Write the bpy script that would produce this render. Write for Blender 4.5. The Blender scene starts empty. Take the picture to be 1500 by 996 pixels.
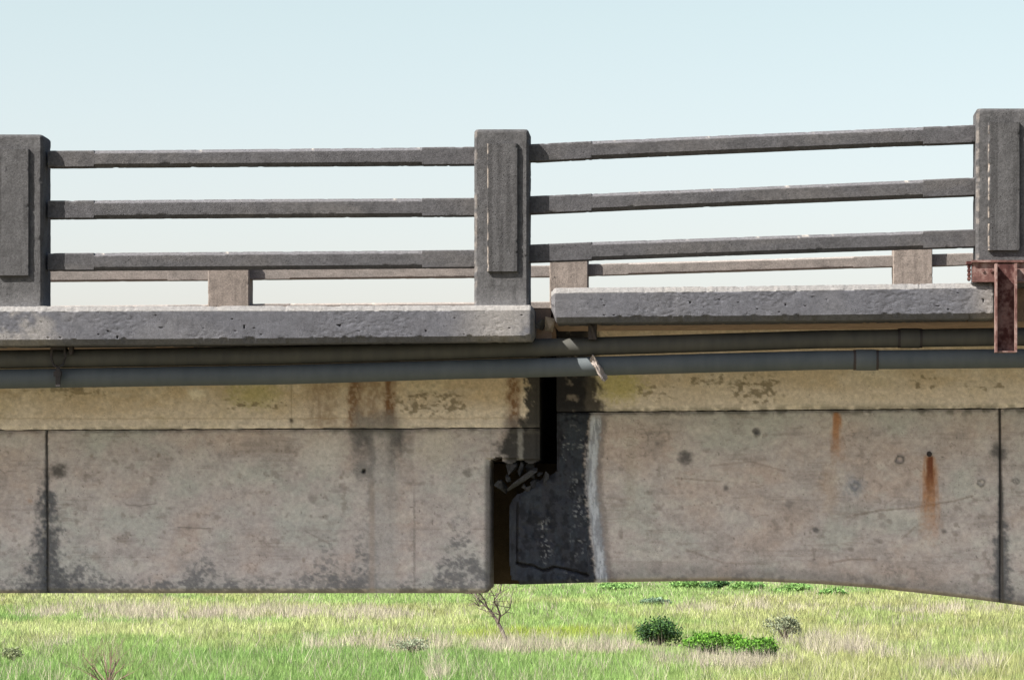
import bpy, bmesh, math, random
import numpy as np
from mathutils import Vector

# ------------------------------------------------------------------ camera, sky, sun, exposure
S = 0.0039            # metres per photo pixel at the kerb face, 20 m from the lens
DIST = 20.0
VX, VY = 1045.0, 793.0          # where the lens axis meets the photograph
XC, ZC = (VX - 750.0) * S, 4.0
FPX = DIST / S

scene = bpy.context.scene
COL = scene.collection
cam_d = bpy.data.cameras.new("camera")
cam = bpy.data.objects.new("camera", cam_d)
COL.objects.link(cam)
cam.location = (XC, -DIST, ZC)
cam.rotation_euler = (math.radians(90), 0, 0)
cam_d.sensor_width = 36.0
cam_d.lens = 36.0 * FPX / 1500.0
cam_d.shift_x = -(VX - 750.0) / 1500.0
cam_d.shift_y = (VY - 498.0) / 1500.0
cam_d.clip_start = 0.5
cam_d.clip_end = 20000
scene.camera = cam

SUN = Vector((1.65, 1.0, -1.9)).normalized()      # direction the light travels
to_sun = -SUN
el = math.asin(to_sun.z)
az = math.atan2(to_sun.x, to_sun.y)
world = bpy.data.worlds.new("World")
scene.world = world
world.use_nodes = True
wn = world.node_tree.nodes
wl = world.node_tree.links
bg = wn["Background"]
sky = wn.new("ShaderNodeTexSky")
sky.sky_type = 'NISHITA'
sky.sun_disc = False
sky.sun_elevation = el
sky.sun_rotation = az
sky.altitude = 20
sky.air_density = 1.0
sky.dust_density = 2.2
sky.ozone_density = 1.0
tint = wn.new("ShaderNodeMix"); tint.data_type = 'RGBA'; tint.blend_type = 'MULTIPLY'   # white balance of a hazy noon sky
tint.inputs[0].default_value = 1.0
geo = wn.new("ShaderNodeTexCoord"); sep = wn.new("ShaderNodeSeparateXYZ"); wl.new(geo.outputs["Generated"], sep.inputs[0])
hz = wn.new("ShaderNodeValToRGB"); cr = hz.color_ramp
cr.elements[0].position = 0.0; cr.elements[0].color = (0.56, 0.475, 0.525, 1)
cr.elements[1].position = 0.85; cr.elements[1].color = (0.38, 0.44, 0.50, 1)
e = cr.elements.new(0.15); e.color = (0.57, 0.50, 0.415, 1)
wl.new(sep.outputs[2], hz.inputs[0])
dbl = wn.new("ShaderNodeVectorMath"); dbl.operation = 'SCALE'; dbl.inputs["Scale"].default_value = 2.0
wl.new(hz.outputs[0], dbl.inputs[0]); wl.new(dbl.outputs[0], tint.inputs[7])
wl.new(sky.outputs[0], tint.inputs[6])
wl.new(tint.outputs[2], bg.inputs[0])
bg.inputs[1].default_value = 0.075
sun_d = bpy.data.lights.new("sun", 'SUN')
sun_d.energy = 5.0
sun_d.angle = math.radians(0.5)
sun_d.color = (1.0, 0.95, 0.87)
sun = bpy.data.objects.new("sun", sun_d)
COL.objects.link(sun)
sun.rotation_euler = SUN.to_track_quat('-Z', 'Y').to_euler()
sun.location = (-20, -20, 40)
scene.view_settings.view_transform = 'Standard'
scene.view_settings.look = 'None'
scene.view_settings.gamma = 1.0
scene.view_settings.exposure = 1.62

random.seed(7)
rng = np.random.default_rng(7)

# ------------------------------------------------------------------ helpers
def P(px, py, d=0.0):
    """photo measurement at depth d behind the kerb face -> world x, z"""
    k = S * (DIST + d) / DIST
    return XC + (px - VX) * k, ZC + (VY - py) * k

def px_of(x, z, d):
    k = S * (DIST + d) / DIST
    return VX + (x - XC) / k, VY - (z - ZC) / k

def _h(ix, iy, iz, seed):
    n = (ix.astype(np.int64) * 374761393 + iy.astype(np.int64) * 668265263 +
         iz.astype(np.int64) * 2147483647 + seed * 1274126177) & 0xFFFFFFFF
    n = ((n ^ (n >> 13)) * 1274126177) & 0xFFFFFFFF
    n = ((n ^ (n >> 16)) * 2246822519) & 0xFFFFFFFF
    n = n ^ (n >> 15)
    return (n & 0xFFFFFF).astype(np.float64) / float(0xFFFFFF)

def vnoise(x, y, z=0.0, seed=0):
    x, y, z = np.broadcast_arrays(np.asarray(x, float), np.asarray(y, float), np.asarray(z, float))
    ix, iy, iz = np.floor(x), np.floor(y), np.floor(z)
    fx, fy, fz = x - ix, y - iy, z - iz
    fx = fx * fx * (3 - 2 * fx); fy = fy * fy * (3 - 2 * fy); fz = fz * fz * (3 - 2 * fz)
    r = 0
    for a in (0, 1):
        for b in (0, 1):
            for c in (0, 1):
                w = (fx if a else 1 - fx) * (fy if b else 1 - fy) * (fz if c else 1 - fz)
                r = r + w * _h(ix + a, iy + b, iz + c, seed)
    return r

def fbm(x, y, z=0.0, oct=4, seed=0, gain=0.55):
    r, amp, tot, f = 0, 1.0, 0, 1.0
    for i in range(oct):
        r = r + amp * vnoise(np.asarray(x) * f, np.asarray(y) * f, np.asarray(z) * f, seed + i * 17)
        tot += amp; amp *= gain; f *= 2.03
    return r / tot

def sstep(a, b, x):
    t = np.clip((x - a) / (b - a), 0, 1)
    return t * t * (3 - 2 * t)

def tag(o, label=None, cat=None, group=None, kind=None):
    if label: o["label"] = label
    if cat: o["category"] = cat
    if group: o["group"] = group
    if kind: o["kind"] = kind
    return o

def empty(name, loc, label, cat, group=None):
    o = bpy.data.objects.new(name, None)
    o.empty_display_size = 0.2
    COL.objects.link(o)
    o.location = loc
    return tag(o, label, cat, group)

def link_mesh(name, me, mat, parent=None):
    o = bpy.data.objects.new(name, me)
    COL.objects.link(o)
    if mat: me.materials.append(mat)
    if parent:
        o.parent = parent
        o.matrix_parent_inverse = parent.matrix_basis.inverted()
    return o

def np_mesh(name, verts, faces, mat, parent=None, colors=None, smooth=35):
    """faces: (n,4) or (n,3) int array, or a list of both"""
    me = bpy.data.meshes.new(name)
    if not isinstance(faces, (list, tuple)): faces = [faces]
    faces = [np.asarray(f, np.int32) for f in faces if len(f)]
    verts = np.asarray(verts, np.float32)
    me.vertices.add(len(verts))
    me.vertices.foreach_set("co", verts.ravel())
    loops = np.concatenate([f.ravel() for f in faces])
    sizes = np.concatenate([np.full(len(f), f.shape[1], np.int32) for f in faces])
    me.loops.add(len(loops))
    me.loops.foreach_set("vertex_index", loops)
    me.polygons.add(len(sizes))
    starts = np.concatenate([[0], np.cumsum(sizes)[:-1]]).astype(np.int32)
    me.polygons.foreach_set("loop_start", starts)
    me.update(calc_edges=True)
    me.validate()
    if colors is not None:
        a = me.color_attributes.new("tint", 'FLOAT_COLOR', 'POINT')
        c = np.ones((len(verts), 4), np.float32)
        c[:, :3] = colors
        a.data.foreach_set("color", c.ravel())
    if smooth:
        me.polygons.foreach_set("use_smooth", np.ones(len(sizes), bool))
        me.set_sharp_from_angle(angle=math.radians(smooth))
    return link_mesh(name, me, mat, parent)

def prof(hu, hv, ch, n, nc=2):
    """rectangle with four corner chamfers; returns points, outward normals, corner weight.
    ch order: (+u+v, -u+v, -u-v, +u-v)"""
    cs = [(hu, hv), (-hu, hv), (-hu, -hv), (hu, -hv)]
    pts, nor, wt = [], [], []
    edges = []
    for i in range(4):
        cx, cy = cs[i]
        c = ch[i]
        # travel +u+v -> -u+v -> -u-v -> +u-v
        d_in = [(0, 1), (-1, 0), (0, -1), (1, 0)][i]
        d_out = [(-1, 0), (0, -1), (1, 0), (0, 1)][i]
        a = (cx - d_in[0] * c, cy - d_in[1] * c)
        b = (cx + d_out[0] * c, cy + d_out[1] * c)
        edges.append((a, b, d_in, d_out))
    face_n = [(0, 1), (-1, 0), (0, -1), (1, 0)]
    for i in range(4):
        a, b, d_in, d_out = edges[i]
        nd = (-(b[1] - a[1]), b[0] - a[0])
        cn = {0: (1, 1), 1: (-1, 1), 2: (-1, -1), 3: (1, -1)}[i]
        l = math.sqrt(2)
        for k in range(nc):
            t = k / (nc - 1)
            pts.append((a[0] + (b[0] - a[0]) * t, a[1] + (b[1] - a[1]) * t))
            nor.append((cn[0] / l, cn[1] / l)); wt.append(1.0)
        a2 = edges[(i + 1) % 4][0]
        fn = face_n[i]
        m = n[i]
        for k in range(1, m):
            t = k / m
            pts.append((b[0] + (a2[0] - b[0]) * t, b[1] + (a2[1] - b[1]) * t))
            nor.append(fn); wt.append(max(0.0, 1 - min(t, 1 - t) * m / 2.0))
    return np.array(pts), np.array(nor), np.array(wt)

def beam(name, parent, mat, stations, axis, n, amp=0.002, chip=0.004, color=None, seed=0, freq=18.0, extra=None, smooth=40):
    """loft along x (profile in y,z) or z (profile in x,y).
    stations: list of (t, cu, cv, hu, hv, ch4)"""
    rings, nors, wts = [], [], []
    for (t, cu, cv, hu, hv, ch) in stations:
        p, nn, w = prof(hu, hv, ch, n)
        q = np.zeros((len(p), 3)); m = np.zeros((len(p), 3))
        if axis == 'x':
            q[:, 0] = t; q[:, 1] = cu + p[:, 0]; q[:, 2] = cv + p[:, 1]
            m[:, 1] = nn[:, 0]; m[:, 2] = nn[:, 1]
        else:
            q[:, 2] = t; q[:, 0] = cu + p[:, 0]; q[:, 1] = cv + p[:, 1]
            m[:, 0] = nn[:, 0]; m[:, 1] = nn[:, 1]
        rings.append(q); nors.append(m); wts.append(w)
    M = len(rings[0]); N = len(rings)
    V = np.concatenate(rings); NN = np.concatenate(nors); W = np.concatenate(wts)
    f = fbm(V[:, 0] * freq, V[:, 1] * freq, V[:, 2] * freq, 3, seed) - 0.5
    f2 = fbm(V[:, 0] * freq * 3.1, V[:, 1] * freq * 3.1, V[:, 2] * freq * 3.1, 2, seed + 5)
    disp = f * 2 * amp
    ck = sstep(0.60, 0.80, fbm(V[:, 0] * freq * 1.3, V[:, 1] * freq * 1.3, V[:, 2] * freq * 1.3, 3, seed + 50))
    disp = disp - W * ck * chip * (0.5 + f2)
    if extra is not None: disp = disp + extra(V, W)
    V0 = V.copy()
    V = V + NN * disp[:, None]
    i = np.arange(N - 1)[:, None] * M; j = np.arange(M)[None, :]; j2 = (j + 1) % M
    quads = np.stack([(i + j), (i + M + j), (i + M + j2), (i + j2)], -1).reshape(-1, 4)
    # caps: fan to centre
    c0 = V[:M].mean(0); c1 = V[-M:].mean(0)
    nv = len(V)
    V = np.concatenate([V, [c0, c1]])
    jj = np.arange(M)
    t0 = np.stack([np.full(M, nv), jj, (jj + 1) % M], -1)
    b = (N - 1) * M
    t1 = np.stack([np.full(M, nv + 1), b + (jj + 1) % M, b + jj], -1)
    cols = None
    if color is not None:
        W2 = np.concatenate([W, [0, 0]])
        N2 = np.concatenate([NN, [[0, 0, 0], [0, 0, 0]]])
        cols = color(V, W2, N2)
    return np_mesh(name, V, [quads, np.concatenate([t0, t1])], mat, parent, cols, smooth)

def tube_verts(pts, rad, k=8):
    pts = [Vector(p) for p in pts]
    V, F = [], []
    up = Vector((0.13, 0.2, 1)).normalized()
    for i, p in enumerate(pts):
        d = (pts[min(i + 1, len(pts) - 1)] - pts[max(i - 1, 0)]).normalized()
        a = d.cross(up)
        if a.length < 1e-3: a = d.cross(Vector((1, 0, 0)))
        a.normalize(); b = d.cross(a)
        r = rad[i] if hasattr(rad, '__len__') else rad
        for j in range(k):
            t = 2 * math.pi * j / k
            V.append(p + a * (math.cos(t) * r) + b * (math.sin(t) * r))
    for i in range(len(pts) - 1):
        for j in range(k):
            F.append((i * k + j, i * k + (j + 1) % k, (i + 1) * k + (j + 1) % k, (i + 1) * k + j))
    V.append(pts[0]); V.append(pts[-1])
    n = len(V)
    T = [(n - 2, (j + 1) % k, j) for j in range(k)] + [(n - 1, n - 2 - k + j, n - 2 - k + (j + 1) % k) for j in range(k)]
    return V, F, T

class MB:
    def __init__(s): s.v, s.q, s.t = [], [], []
    def tube(s, pts, rad, k=8):
        v, f, t = tube_verts(pts, rad, k); o = len(s.v)
        s.v += [tuple(x) for x in v]
        s.q += [tuple(i + o for i in a) for a in f]; s.t += [tuple(i + o for i in a) for a in t]
    def box(s, x0, x1, y0, y1, z0, z1):
        o = len(s.v)
        s.v += [(x, y, z) for x in (x0, x1) for y in (y0, y1) for z in (z0, z1)]
        s.q += [tuple(i + o for i in a) for a in ((0,1,3,2),(4,6,7,5),(0,4,5,1),(2,3,7,6),(0,2,6,4),(1,5,7,3))]
    def build(s, name, mat, parent=None, smooth=35):
        return np_mesh(name, np.array(s.v), [np.array(s.q).reshape(-1, 4), np.array(s.t).reshape(-1, 3)], mat, parent, None, smooth)

# ------------------------------------------------------------------ materials
def mat_new(name):
    m = bpy.data.materials.new(name); m.use_nodes = True
    nt = m.node_tree
    return m, nt.nodes, nt.links, nt.nodes["Principled BSDF"]

def concrete(name, base=None, speck=0.25, speck_scale=60, fine=220, bump=0.35, rough=0.92, pit=0.5):
    """vertex tint (or a flat base) x several noises, with pits and grain in relief"""
    m, N, L, B = mat_new(name)
    tc = N.new("ShaderNodeTexCoord")
    def noise(scale, detail=6, rough_=0.6):
        n = N.new("ShaderNodeTexNoise"); n.inputs["Scale"].default_value = scale
        n.inputs["Detail"].default_value = detail; n.inputs["Roughness"].default_value = rough_
        L.new(tc.outputs["Object"], n.inputs["Vector"]); return n
    def ramp(src, p0, v0, p1, v1):
        r = N.new("ShaderNodeMapRange"); r.inputs[1].default_value = p0; r.inputs[2].default_value = p1
        r.inputs[3].default_value = v0; r.inputs[4].default_value = v1
        L.new(src, r.inputs[0]); return r.outputs[0]
    def mul(a, b):
        x = N.new("ShaderNodeMath"); x.operation = 'MULTIPLY'; L.new(a, x.inputs[0]); L.new(b, x.inputs[1]); return x.outputs[0]
    if base is None:
        at = N.new("ShaderNodeVertexColor"); at.layer_name = "tint"; src = at.outputs[0]
    else:
        rg = N.new("ShaderNodeRGB"); rg.outputs[0].default_value = (*base, 1); src = rg.outputs[0]
    f1 = ramp(noise(speck_scale).outputs[0], 0.3, 1 - speck, 0.7, 1 + speck)
    f2 = ramp(noise(fine, 3, 0.7).outputs[0], 0.3, 1 - speck * 0.9, 0.7, 1 + speck * 0.9)
    vo = N.new("ShaderNodeTexVoronoi"); vo.inputs["Scale"].default_value = 55
    vo.inputs["Randomness"].default_value = 1.0
    L.new(tc.outputs["Object"], vo.inputs["Vector"])
    pm = ramp(noise(9, 3).outputs[0], 0.48, 0.0, 0.62, 1.0)
    pr = ramp(vo.outputs["Distance"], 0.05, 1.0, 0.22, 0.0)
    pits = mul(pm, pr)
    pd = ramp(pits, 0.0, 1.0, 1.0, 1 - pit)
    v = mul(mul(f1, f2), pd)
    mx = N.new("ShaderNodeVectorMath"); mx.operation = 'SCALE'
    L.new(src, mx.inputs[0]); L.new(v, mx.inputs["Scale"])
    L.new(mx.outputs[0], B.inputs["Base Color"])
    B.inputs["Roughness"].default_value = rough
    B.inputs["Specular IOR Level"].default_value = 0.2
    h1 = noise(fine * 0.7, 5, 0.7).outputs[0]
    hs = N.new("ShaderNodeMath"); hs.operation = 'SUBTRACT'; L.new(h1, hs.inputs[0]); L.new(pits, hs.inputs[1])
    bp = N.new("ShaderNodeBump"); bp.inputs["Strength"].default_value = bump; bp.inputs["Distance"].default_value = 0.006
    L.new(hs.outputs[0], bp.inputs["Height"]); L.new(bp.outputs[0], B.inputs["Normal"])
    return m

M_wall = concrete("girder_concrete", None, 0.15, 50, 230, 0.4, 0.95, 0.5)
M_kerb = concrete("kerb_concrete", None, 0.22, 60, 240, 0.65, 0.95, 0.7)
M_rail = concrete("railing_concrete", None, 0.27, 75, 230, 0.7, 0.95, 0.7)
M_slab = concrete("soffit_concrete", (0.21, 0.15, 0.115), 0.25, 12, 160, 0.3, 0.95, 0.4)
M_back = concrete("inner_concrete", (0.05, 0.036, 0.02), 0.25, 10, 160, 0.3, 0.95, 0.4)  # near black, so the shade inside the joint is in the colour

def pipe_mat(name, c1, c2):
    m, N, L, B = mat_new(name)
    tc = N.new("ShaderNodeTexCoord"); mp = N.new("ShaderNodeMapping")
    mp.inputs["Scale"].default_value = (9, 3.0, 2.4)
    L.new(tc.outputs["Object"], mp.inputs[0])
    n = N.new("ShaderNodeTexNoise"); n.inputs["Scale"].default_value = 2.2; n.inputs["Detail"].default_value = 7
    L.new(mp.outputs[0], n.inputs["Vector"])
    n2 = N.new("ShaderNodeTexNoise"); n2.inputs["Scale"].default_value = 3; n2.inputs["Detail"].default_value = 6
    L.new(tc.outputs["Object"], n2.inputs["Vector"])
    ad = N.new("ShaderNodeMath"); ad.operation = 'ADD'; L.new(n.outputs[0], ad.inputs[0]); L.new(n2.outputs[0], ad.inputs[1])
    r = N.new("ShaderNodeMapRange"); r.inputs[1].default_value = 0.65; r.inputs[2].default_value = 1.4
    L.new(ad.outputs[0], r.inputs[0])
    mx = N.new("ShaderNodeMix"); mx.data_type = 'RGBA'
    mx.inputs[6].default_value = (*c1, 1); mx.inputs[7].default_value = (*c2, 1)
    L.new(r.outputs[0], mx.inputs[0]); L.new(mx.outputs[2], B.inputs["Base Color"])
    B.inputs["Roughness"].default_value = 0.7
    B.inputs["Specular IOR Level"].default_value = 0.3
    bp = N.new("ShaderNodeBump"); bp.inputs["Strength"].default_value = 0.2; bp.inputs["Distance"].default_value = 0.004
    L.new(n.outputs[0], bp.inputs["Height"]); L.new(bp.outputs[0], B.inputs["Normal"])
    return m

def rust_mat(name, c1, c2):
    m, N, L, B = mat_new(name)
    tc = N.new("ShaderNodeTexCoord")
    n = N.new("ShaderNodeTexNoise"); n.inputs["Scale"].default_value = 26; n.inputs["Detail"].default_value = 8; n.inputs["Roughness"].default_value = .65
    n2 = N.new("ShaderNodeTexNoise"); n2.inputs["Scale"].default_value = 7; n2.inputs["Detail"].default_value = 5
    L.new(tc.outputs["Object"], n.inputs["Vector"]); L.new(tc.outputs["Object"], n2.inputs["Vector"])
    r = N.new("ShaderNodeValToRGB")
    r.color_ramp.elements[0].position = .36; r.color_ramp.elements[0].color = (*[c * .4 for c in c1], 1)
    r.color_ramp.elements[1].position = .68; r.color_ramp.elements[1].color = (*c2, 1)
    e = r.color_ramp.elements.new(.47); e.color = (*c1, 1)
    e = r.color_ramp.elements.new(.58); e.color = (*[.6 * a + .4 * b for a, b in zip(c2, (.20, .17, .16))], 1)
    ad = N.new("ShaderNodeMath"); ad.operation = 'ADD'; L.new(n.outputs[0], ad.inputs[0]); L.new(n2.outputs[0], ad.inputs[1])
    hf = N.new("ShaderNodeMath"); hf.operation = 'MULTIPLY'; hf.inputs[1].default_value = .5; L.new(ad.outputs[0], hf.inputs[0])
    L.new(hf.outputs[0], r.inputs[0]); L.new(r.outputs[0], B.inputs["Base Color"])
    B.inputs["Roughness"].default_value = .9; B.inputs["Specular IOR Level"].default_value = .2
    bp = N.new("ShaderNodeBump"); bp.inputs["Strength"].default_value = .5; bp.inputs["Distance"].default_value = .004
    L.new(n.outputs[0], bp.inputs["Height"]); L.new(bp.outputs[0], B.inputs["Normal"])
    return m

M_pipe_up = pipe_mat("stained_pipe", (0.030, 0.031, 0.030), (0.058, 0.056, 0.048))
M_pipe_lo = pipe_mat("grey_pipe", (0.045, 0.055, 0.063), (0.068, 0.078, 0.084))
M_black = pipe_mat("black_iron", (0.012, 0.012, 0.014), (0.04, 0.03, 0.028))
M_rust = rust_mat("rusty_steel", (0.095, 0.048, 0.042), (0.19, 0.115, 0.10))
M_rust_d = rust_mat("dark_rusty_steel", (0.05, 0.018, 0.016), (0.12, 0.045, 0.035))
M_rubble = concrete("rubble_concrete", (0.040, 0.041, 0.046), 0.3, 40, 200, 0.5)
M_asphalt = concrete("asphalt", (0.05, 0.05, 0.05), 0.3, 80, 300, 0.5)

# ------------------------------------------------------------------ girder surfaces (stain maps in numpy)
WD = 0.95      # girder face, metres behind the kerb face

def seg_dist(PX, PY, pts):
    d = np.full(PX.shape, 1e9)
    for (x0, y0), (x1, y1) in zip(pts[:-1], pts[1:]):
        vx, vy = x1 - x0, y1 - y0
        t = np.clip(((PX - x0) * vx + (PY - y0) * vy) / (vx * vx + vy * vy + 1e-9), 0, 1)
        d = np.minimum(d, np.hypot(PX - x0 - t * vx, PY - y0 - t * vy))
    return d

def blend(C, m, col):
    return C * (1 - m[..., None]) + np.array(col) * m[..., None]

WEB = (0.41, 0.37, 0.352)
DARK = (0.075, 0.078, 0.085)

def web_base(PX, PY, seed):
    n1 = fbm(PX / 95, PY / 70, 0.3, 5, seed)
    n2 = fbm(PX / 30, PY / 18, 1.7, 5, seed + 9)
    n3 = fbm(PX / 7, PY / 6, 2.1, 4, seed + 21)
    C = np.ones(PX.shape + (3,)) * np.array(WEB)
    C = blend(C, sstep(0.47, 0.66, n1) * 0.8, (0.41, 0.335, 0.295))
    C = blend(C, sstep(0.49, 0.34, n1) * 0.8, (0.385, 0.385, 0.355))
    C = blend(C, sstep(0.54, 0.68, n2) * 0.45, (0.28, 0.25, 0.235))
    C = blend(C, sstep(0.45, 0.30, n2) * 0.45, (0.50, 0.47, 0.43))
    C = C * (0.86 + 0.32 * n3)[..., None]
    # board and trowel marks, short and near level
    n4 = fbm(PX / 60, PY / 3.0, 5.1, 3, seed + 33)
    C = blend(C, sstep(0.62, 0.76, n4) * sstep(0.42, 0.6, n2) * 0.5, (0.27, 0.235, 0.21))
    n5 = fbm(PX / 14, PY / 12, 8.8, 4, seed + 44)
    C = blend(C, sstep(0.645, 0.76, n5) * 0.5, (0.20, 0.17, 0.15))
    bl = np.abs(((PY + 6 * (n1 - .5)) % 47.0) - 23.5)
    C = blend(C, sstep(1.6, .4, bl) * sstep(.48, .60, n2) * .28, (0.24, 0.21, 0.19))
    cr = np.abs(fbm(PX / 120, PY / 90, 9.3, 5, seed + 81) - .5)
    C = blend(C, sstep(.0045, .001, cr) * sstep(.50, .62, n1) * .5, (0.15, 0.125, 0.11))
    # air holes
    n6 = vnoise(PX / 3.2, PY / 3.2, 4.0, seed + 60)
    C = blend(C, sstep(0.945, 0.98, n6) * 0.7, (0.12, 0.10, 0.09))
    return C

def spot(C, PX, PY, x, y, r, col=DARK, s=0.9, ring=False, ax=1.0):
    d = np.hypot((PX - x) / ax, PY - y) + (fbm(PX / 4, PY / 4, 3, 3, 99) - 0.5) * r * 0.9
    if ring:
        m = np.exp(-((d - r * 0.75) / (r * 0.28)) ** 2)
    else:
        m = sstep(r * 1.35, r * 0.35, d)
    return blend(C, m * s, col)

def left_web_color(PX, PY):
    C = web_base(PX, PY, 3)
    n = fbm(PX / 13, PY / 11, 0, 5, 71); nf = fbm(PX / 4, PY / 4, 0, 3, 72); nl = fbm(PX / 60, PY / 200, 0, 3, 73)
    # lighter blotches
    C = spot(C, PX, PY, 478, 662, 32, (0.52, 0.49, 0.45), 0.7)
    C = spot(C, PX, PY, 640, 655, 34, (0.50, 0.46, 0.40), 0.6)
    # black crust climbing from the bottom edge
    hgt = 16 + 60 * sstep(0.45, 0.75, nl) + 26 * np.exp(-((PX - 118) / 26) ** 2) + 30 * np.exp(-((PX - 300) / 26) ** 2) \
        + 38 * np.exp(-((PX - 478) / 26) ** 2) + 16 * np.exp(-((PX - 690) / 20) ** 2)
    up = (868 - PY) / hgt
    C = blend(C, sstep(1.7, 0.2, up) * 0.55, (0.35, 0.335, 0.32))
    ng = fbm(PX / 26, PY / 15, 0, 6, 76, .68); nh = fbm(PX / 5.5, PY / 4, 0, 4, 77, .6)
    C = blend(C, sstep(0.47, 0.64, 0.65 * ng + 0.35 * nh + 0.10 * (1.0 - up)) * sstep(1.35, 0.75, up) * 0.75, (0.10, 0.103, 0.11))
    C = blend(C, sstep(0.52, 0.60, nh + 0.12 * (1 - up)) * sstep(2.2, 0.9, up) * 0.5, (0.17, 0.165, 0.165))
    C = blend(C, sstep(5, 1, 868 - PY) * 0.7, (0.16, 0.135, 0.10))
    # the joint at 68 and its stain
    dx = np.abs(PX - 68.5 - (PY - 700) * 0.01)
    w = 3 + 14 * sstep(660, 800, PY) + 26 * sstep(820, 868, PY)
    C = blend(C, sstep(1.7, 0.2, dx / w + (0.6 * n + .4 * nf - 0.5) * 4.2) * sstep(660, 720, PY) * 0.9, DARK)
    C = blend(C, sstep(3.0, 1.0, dx) * 0.85, (0.05, 0.048, 0.045))
    C = spot(C, PX, PY, 86, 690, 12, (0.07, 0.065, 0.06), 0.9)
    # run-off below 515-590: grey streaks
    C = blend(C, sstep(30, 12, np.abs(PX - 560 + (n - 0.5) * 16)) * sstep(560, 640, PY) * 0.55, (0.33, 0.32, 0.31))
    for (x, w, y1, s) in ((531, 12, 695, 0.95), (583, 10, 705, 0.9), (544, 5, 850, 0.5), (572, 6, 770, 0.4), (600, 6, 740, .3), (519, 6, 670, .5)):
        C = blend(C, sstep(1.5, 0.3, np.abs(PX - x + (n - 0.5) * 12) / w) * sstep(y1, 625, PY + (nf - 0.5) * 40) * s, (0.075, 0.073, 0.075))
    C = blend(C, sstep(60, 10, np.abs(PX - 556)) * sstep(648, 627, PY + (n - 0.5) * 22) * 0.85, (0.14, 0.135, 0.13))
    C = blend(C, sstep(2.0, 0.6, np.abs(PX - 607 - (nf - 0.5) * 3)) * sstep(690, 740, PY) * 0.5, (0.17, 0.15, 0.14))
    C = blend(C, sstep(7, 1, np.abs(PX - 545)) * sstep(690, 720, PY) * 0.35, (0.33, 0.25, 0.2))
    C = spot(C, PX, PY, 528, 690, 15, (0.17, 0.165, 0.16), 0.7)
    C = spot(C, PX, PY, 533, 690, 3.5, (0.02, 0.02, 0.02), 1.0)
    C = spot(C, PX, PY, 685, 692, 7, (0.17, 0.155, 0.14), 0.75)
    C = spot(C, PX, PY, 458, 730, 8, (0.22, 0.195, 0.18), 0.6)
    C = spot(C, PX, PY, 44, 734, 4, (0.3, 0.2, 0.14), 0.6)
    for (x, y) in ((135, 668), (200, 660), (233, 666), (345, 663), (405, 660), (372, 752), (500, 700), (445, 820)):
        C = spot(C, PX, PY, x, y, 3.2, (0.19, 0.15, 0.12), 0.6)
    C = blend(C, sstep(1.8, 0.5, seg_dist(PX, PY, [(185, 739), (205, 741), (228, 737)])) * 0.55, (0.15, 0.13, 0.12))
    C = blend(C, sstep(1.8, 0.5, seg_dist(PX, PY, [(262, 772), (308, 774)])) * 0.6, (0.15, 0.13, 0.12))
    C = blend(C, sstep(1.8, 0.5, seg_dist(PX, PY, [(448, 778), (482, 796)])) * 0.4, (0.16, 0.13, 0.12))
    # the nib: nearly black with drips
    nibm = sstep(722, 745, PX + (n - 0.5) * 44 - sstep(660, 640, PY) * 4) * sstep(700, 684, PY)
    C = blend(C, nibm * 0.95, (0.026, 0.026, 0.026))
    C = blend(C, nibm * sstep(6, 2, np.abs(PX - 762 + (nf - .5) * 6)) * 0.6, (0.30, 0.29, 0.27))
    # dark arris next to the gap
    C = blend(C, sstep(12, 2, 718 - PX) * sstep(672, 690, PY) * 0.75, (0.13, 0.12, 0.12))
    C = blend(C, sstep(9, 0, np.abs(PY - 629)) * sstep(0.42, 0.66, n) * 0.6, (0.13, 0.12, 0.10))
    return np.clip(C * np.array((.99, 1.01, 1.065)), 0.01, 0.8)

def flange_base(PX, PY, seed, bot):
    n1 = fbm(PX / 80, PY / 40, 0.3, 5, seed); n2 = fbm(PX / 22, PY / 14, 1.7, 5, seed + 9); n3 = fbm(PX / 6, PY / 5, 0, 3, seed + 19)
    C = np.ones(PX.shape + (3,)) * np.array((0.46, 0.40, 0.31))
    top = bot - 72
    C = blend(C, sstep(0.62, 0.15, (PY - top) / 72 + (n1 - 0.5) * 1.3) * 0.6, (0.37, 0.28, 0.15))
    C = blend(C, sstep(0.5, 0.7, n1) * 0.45, (0.39, 0.335, 0.21))
    C = blend(C, sstep(0.52, 0.3, n2) * 0.45, (0.52, 0.465, 0.37))
    C = blend(C, sstep(20, 4, bot - PY) * 0.45, (0.43, 0.385, 0.32))
    C = C * (0.76 + 0.48 * n3)[..., None]
    return C

def flecks(C, PX, PY, x, y, rx, ry, seed, col=(0.13, 0.105, 0.06), s=0.75, th=0.57):
    m = np.exp(-((PX - x) / rx) ** 2 - ((PY - y) / ry) ** 2)
    n = fbm(PX / 7, PY / 4.5, 0, 4, seed)
    return blend(C, sstep(th - .03, th + 0.13, n + 0.18 * (m - 0.6)) * sstep(0.2, 0.55, m) * s, col)

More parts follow.
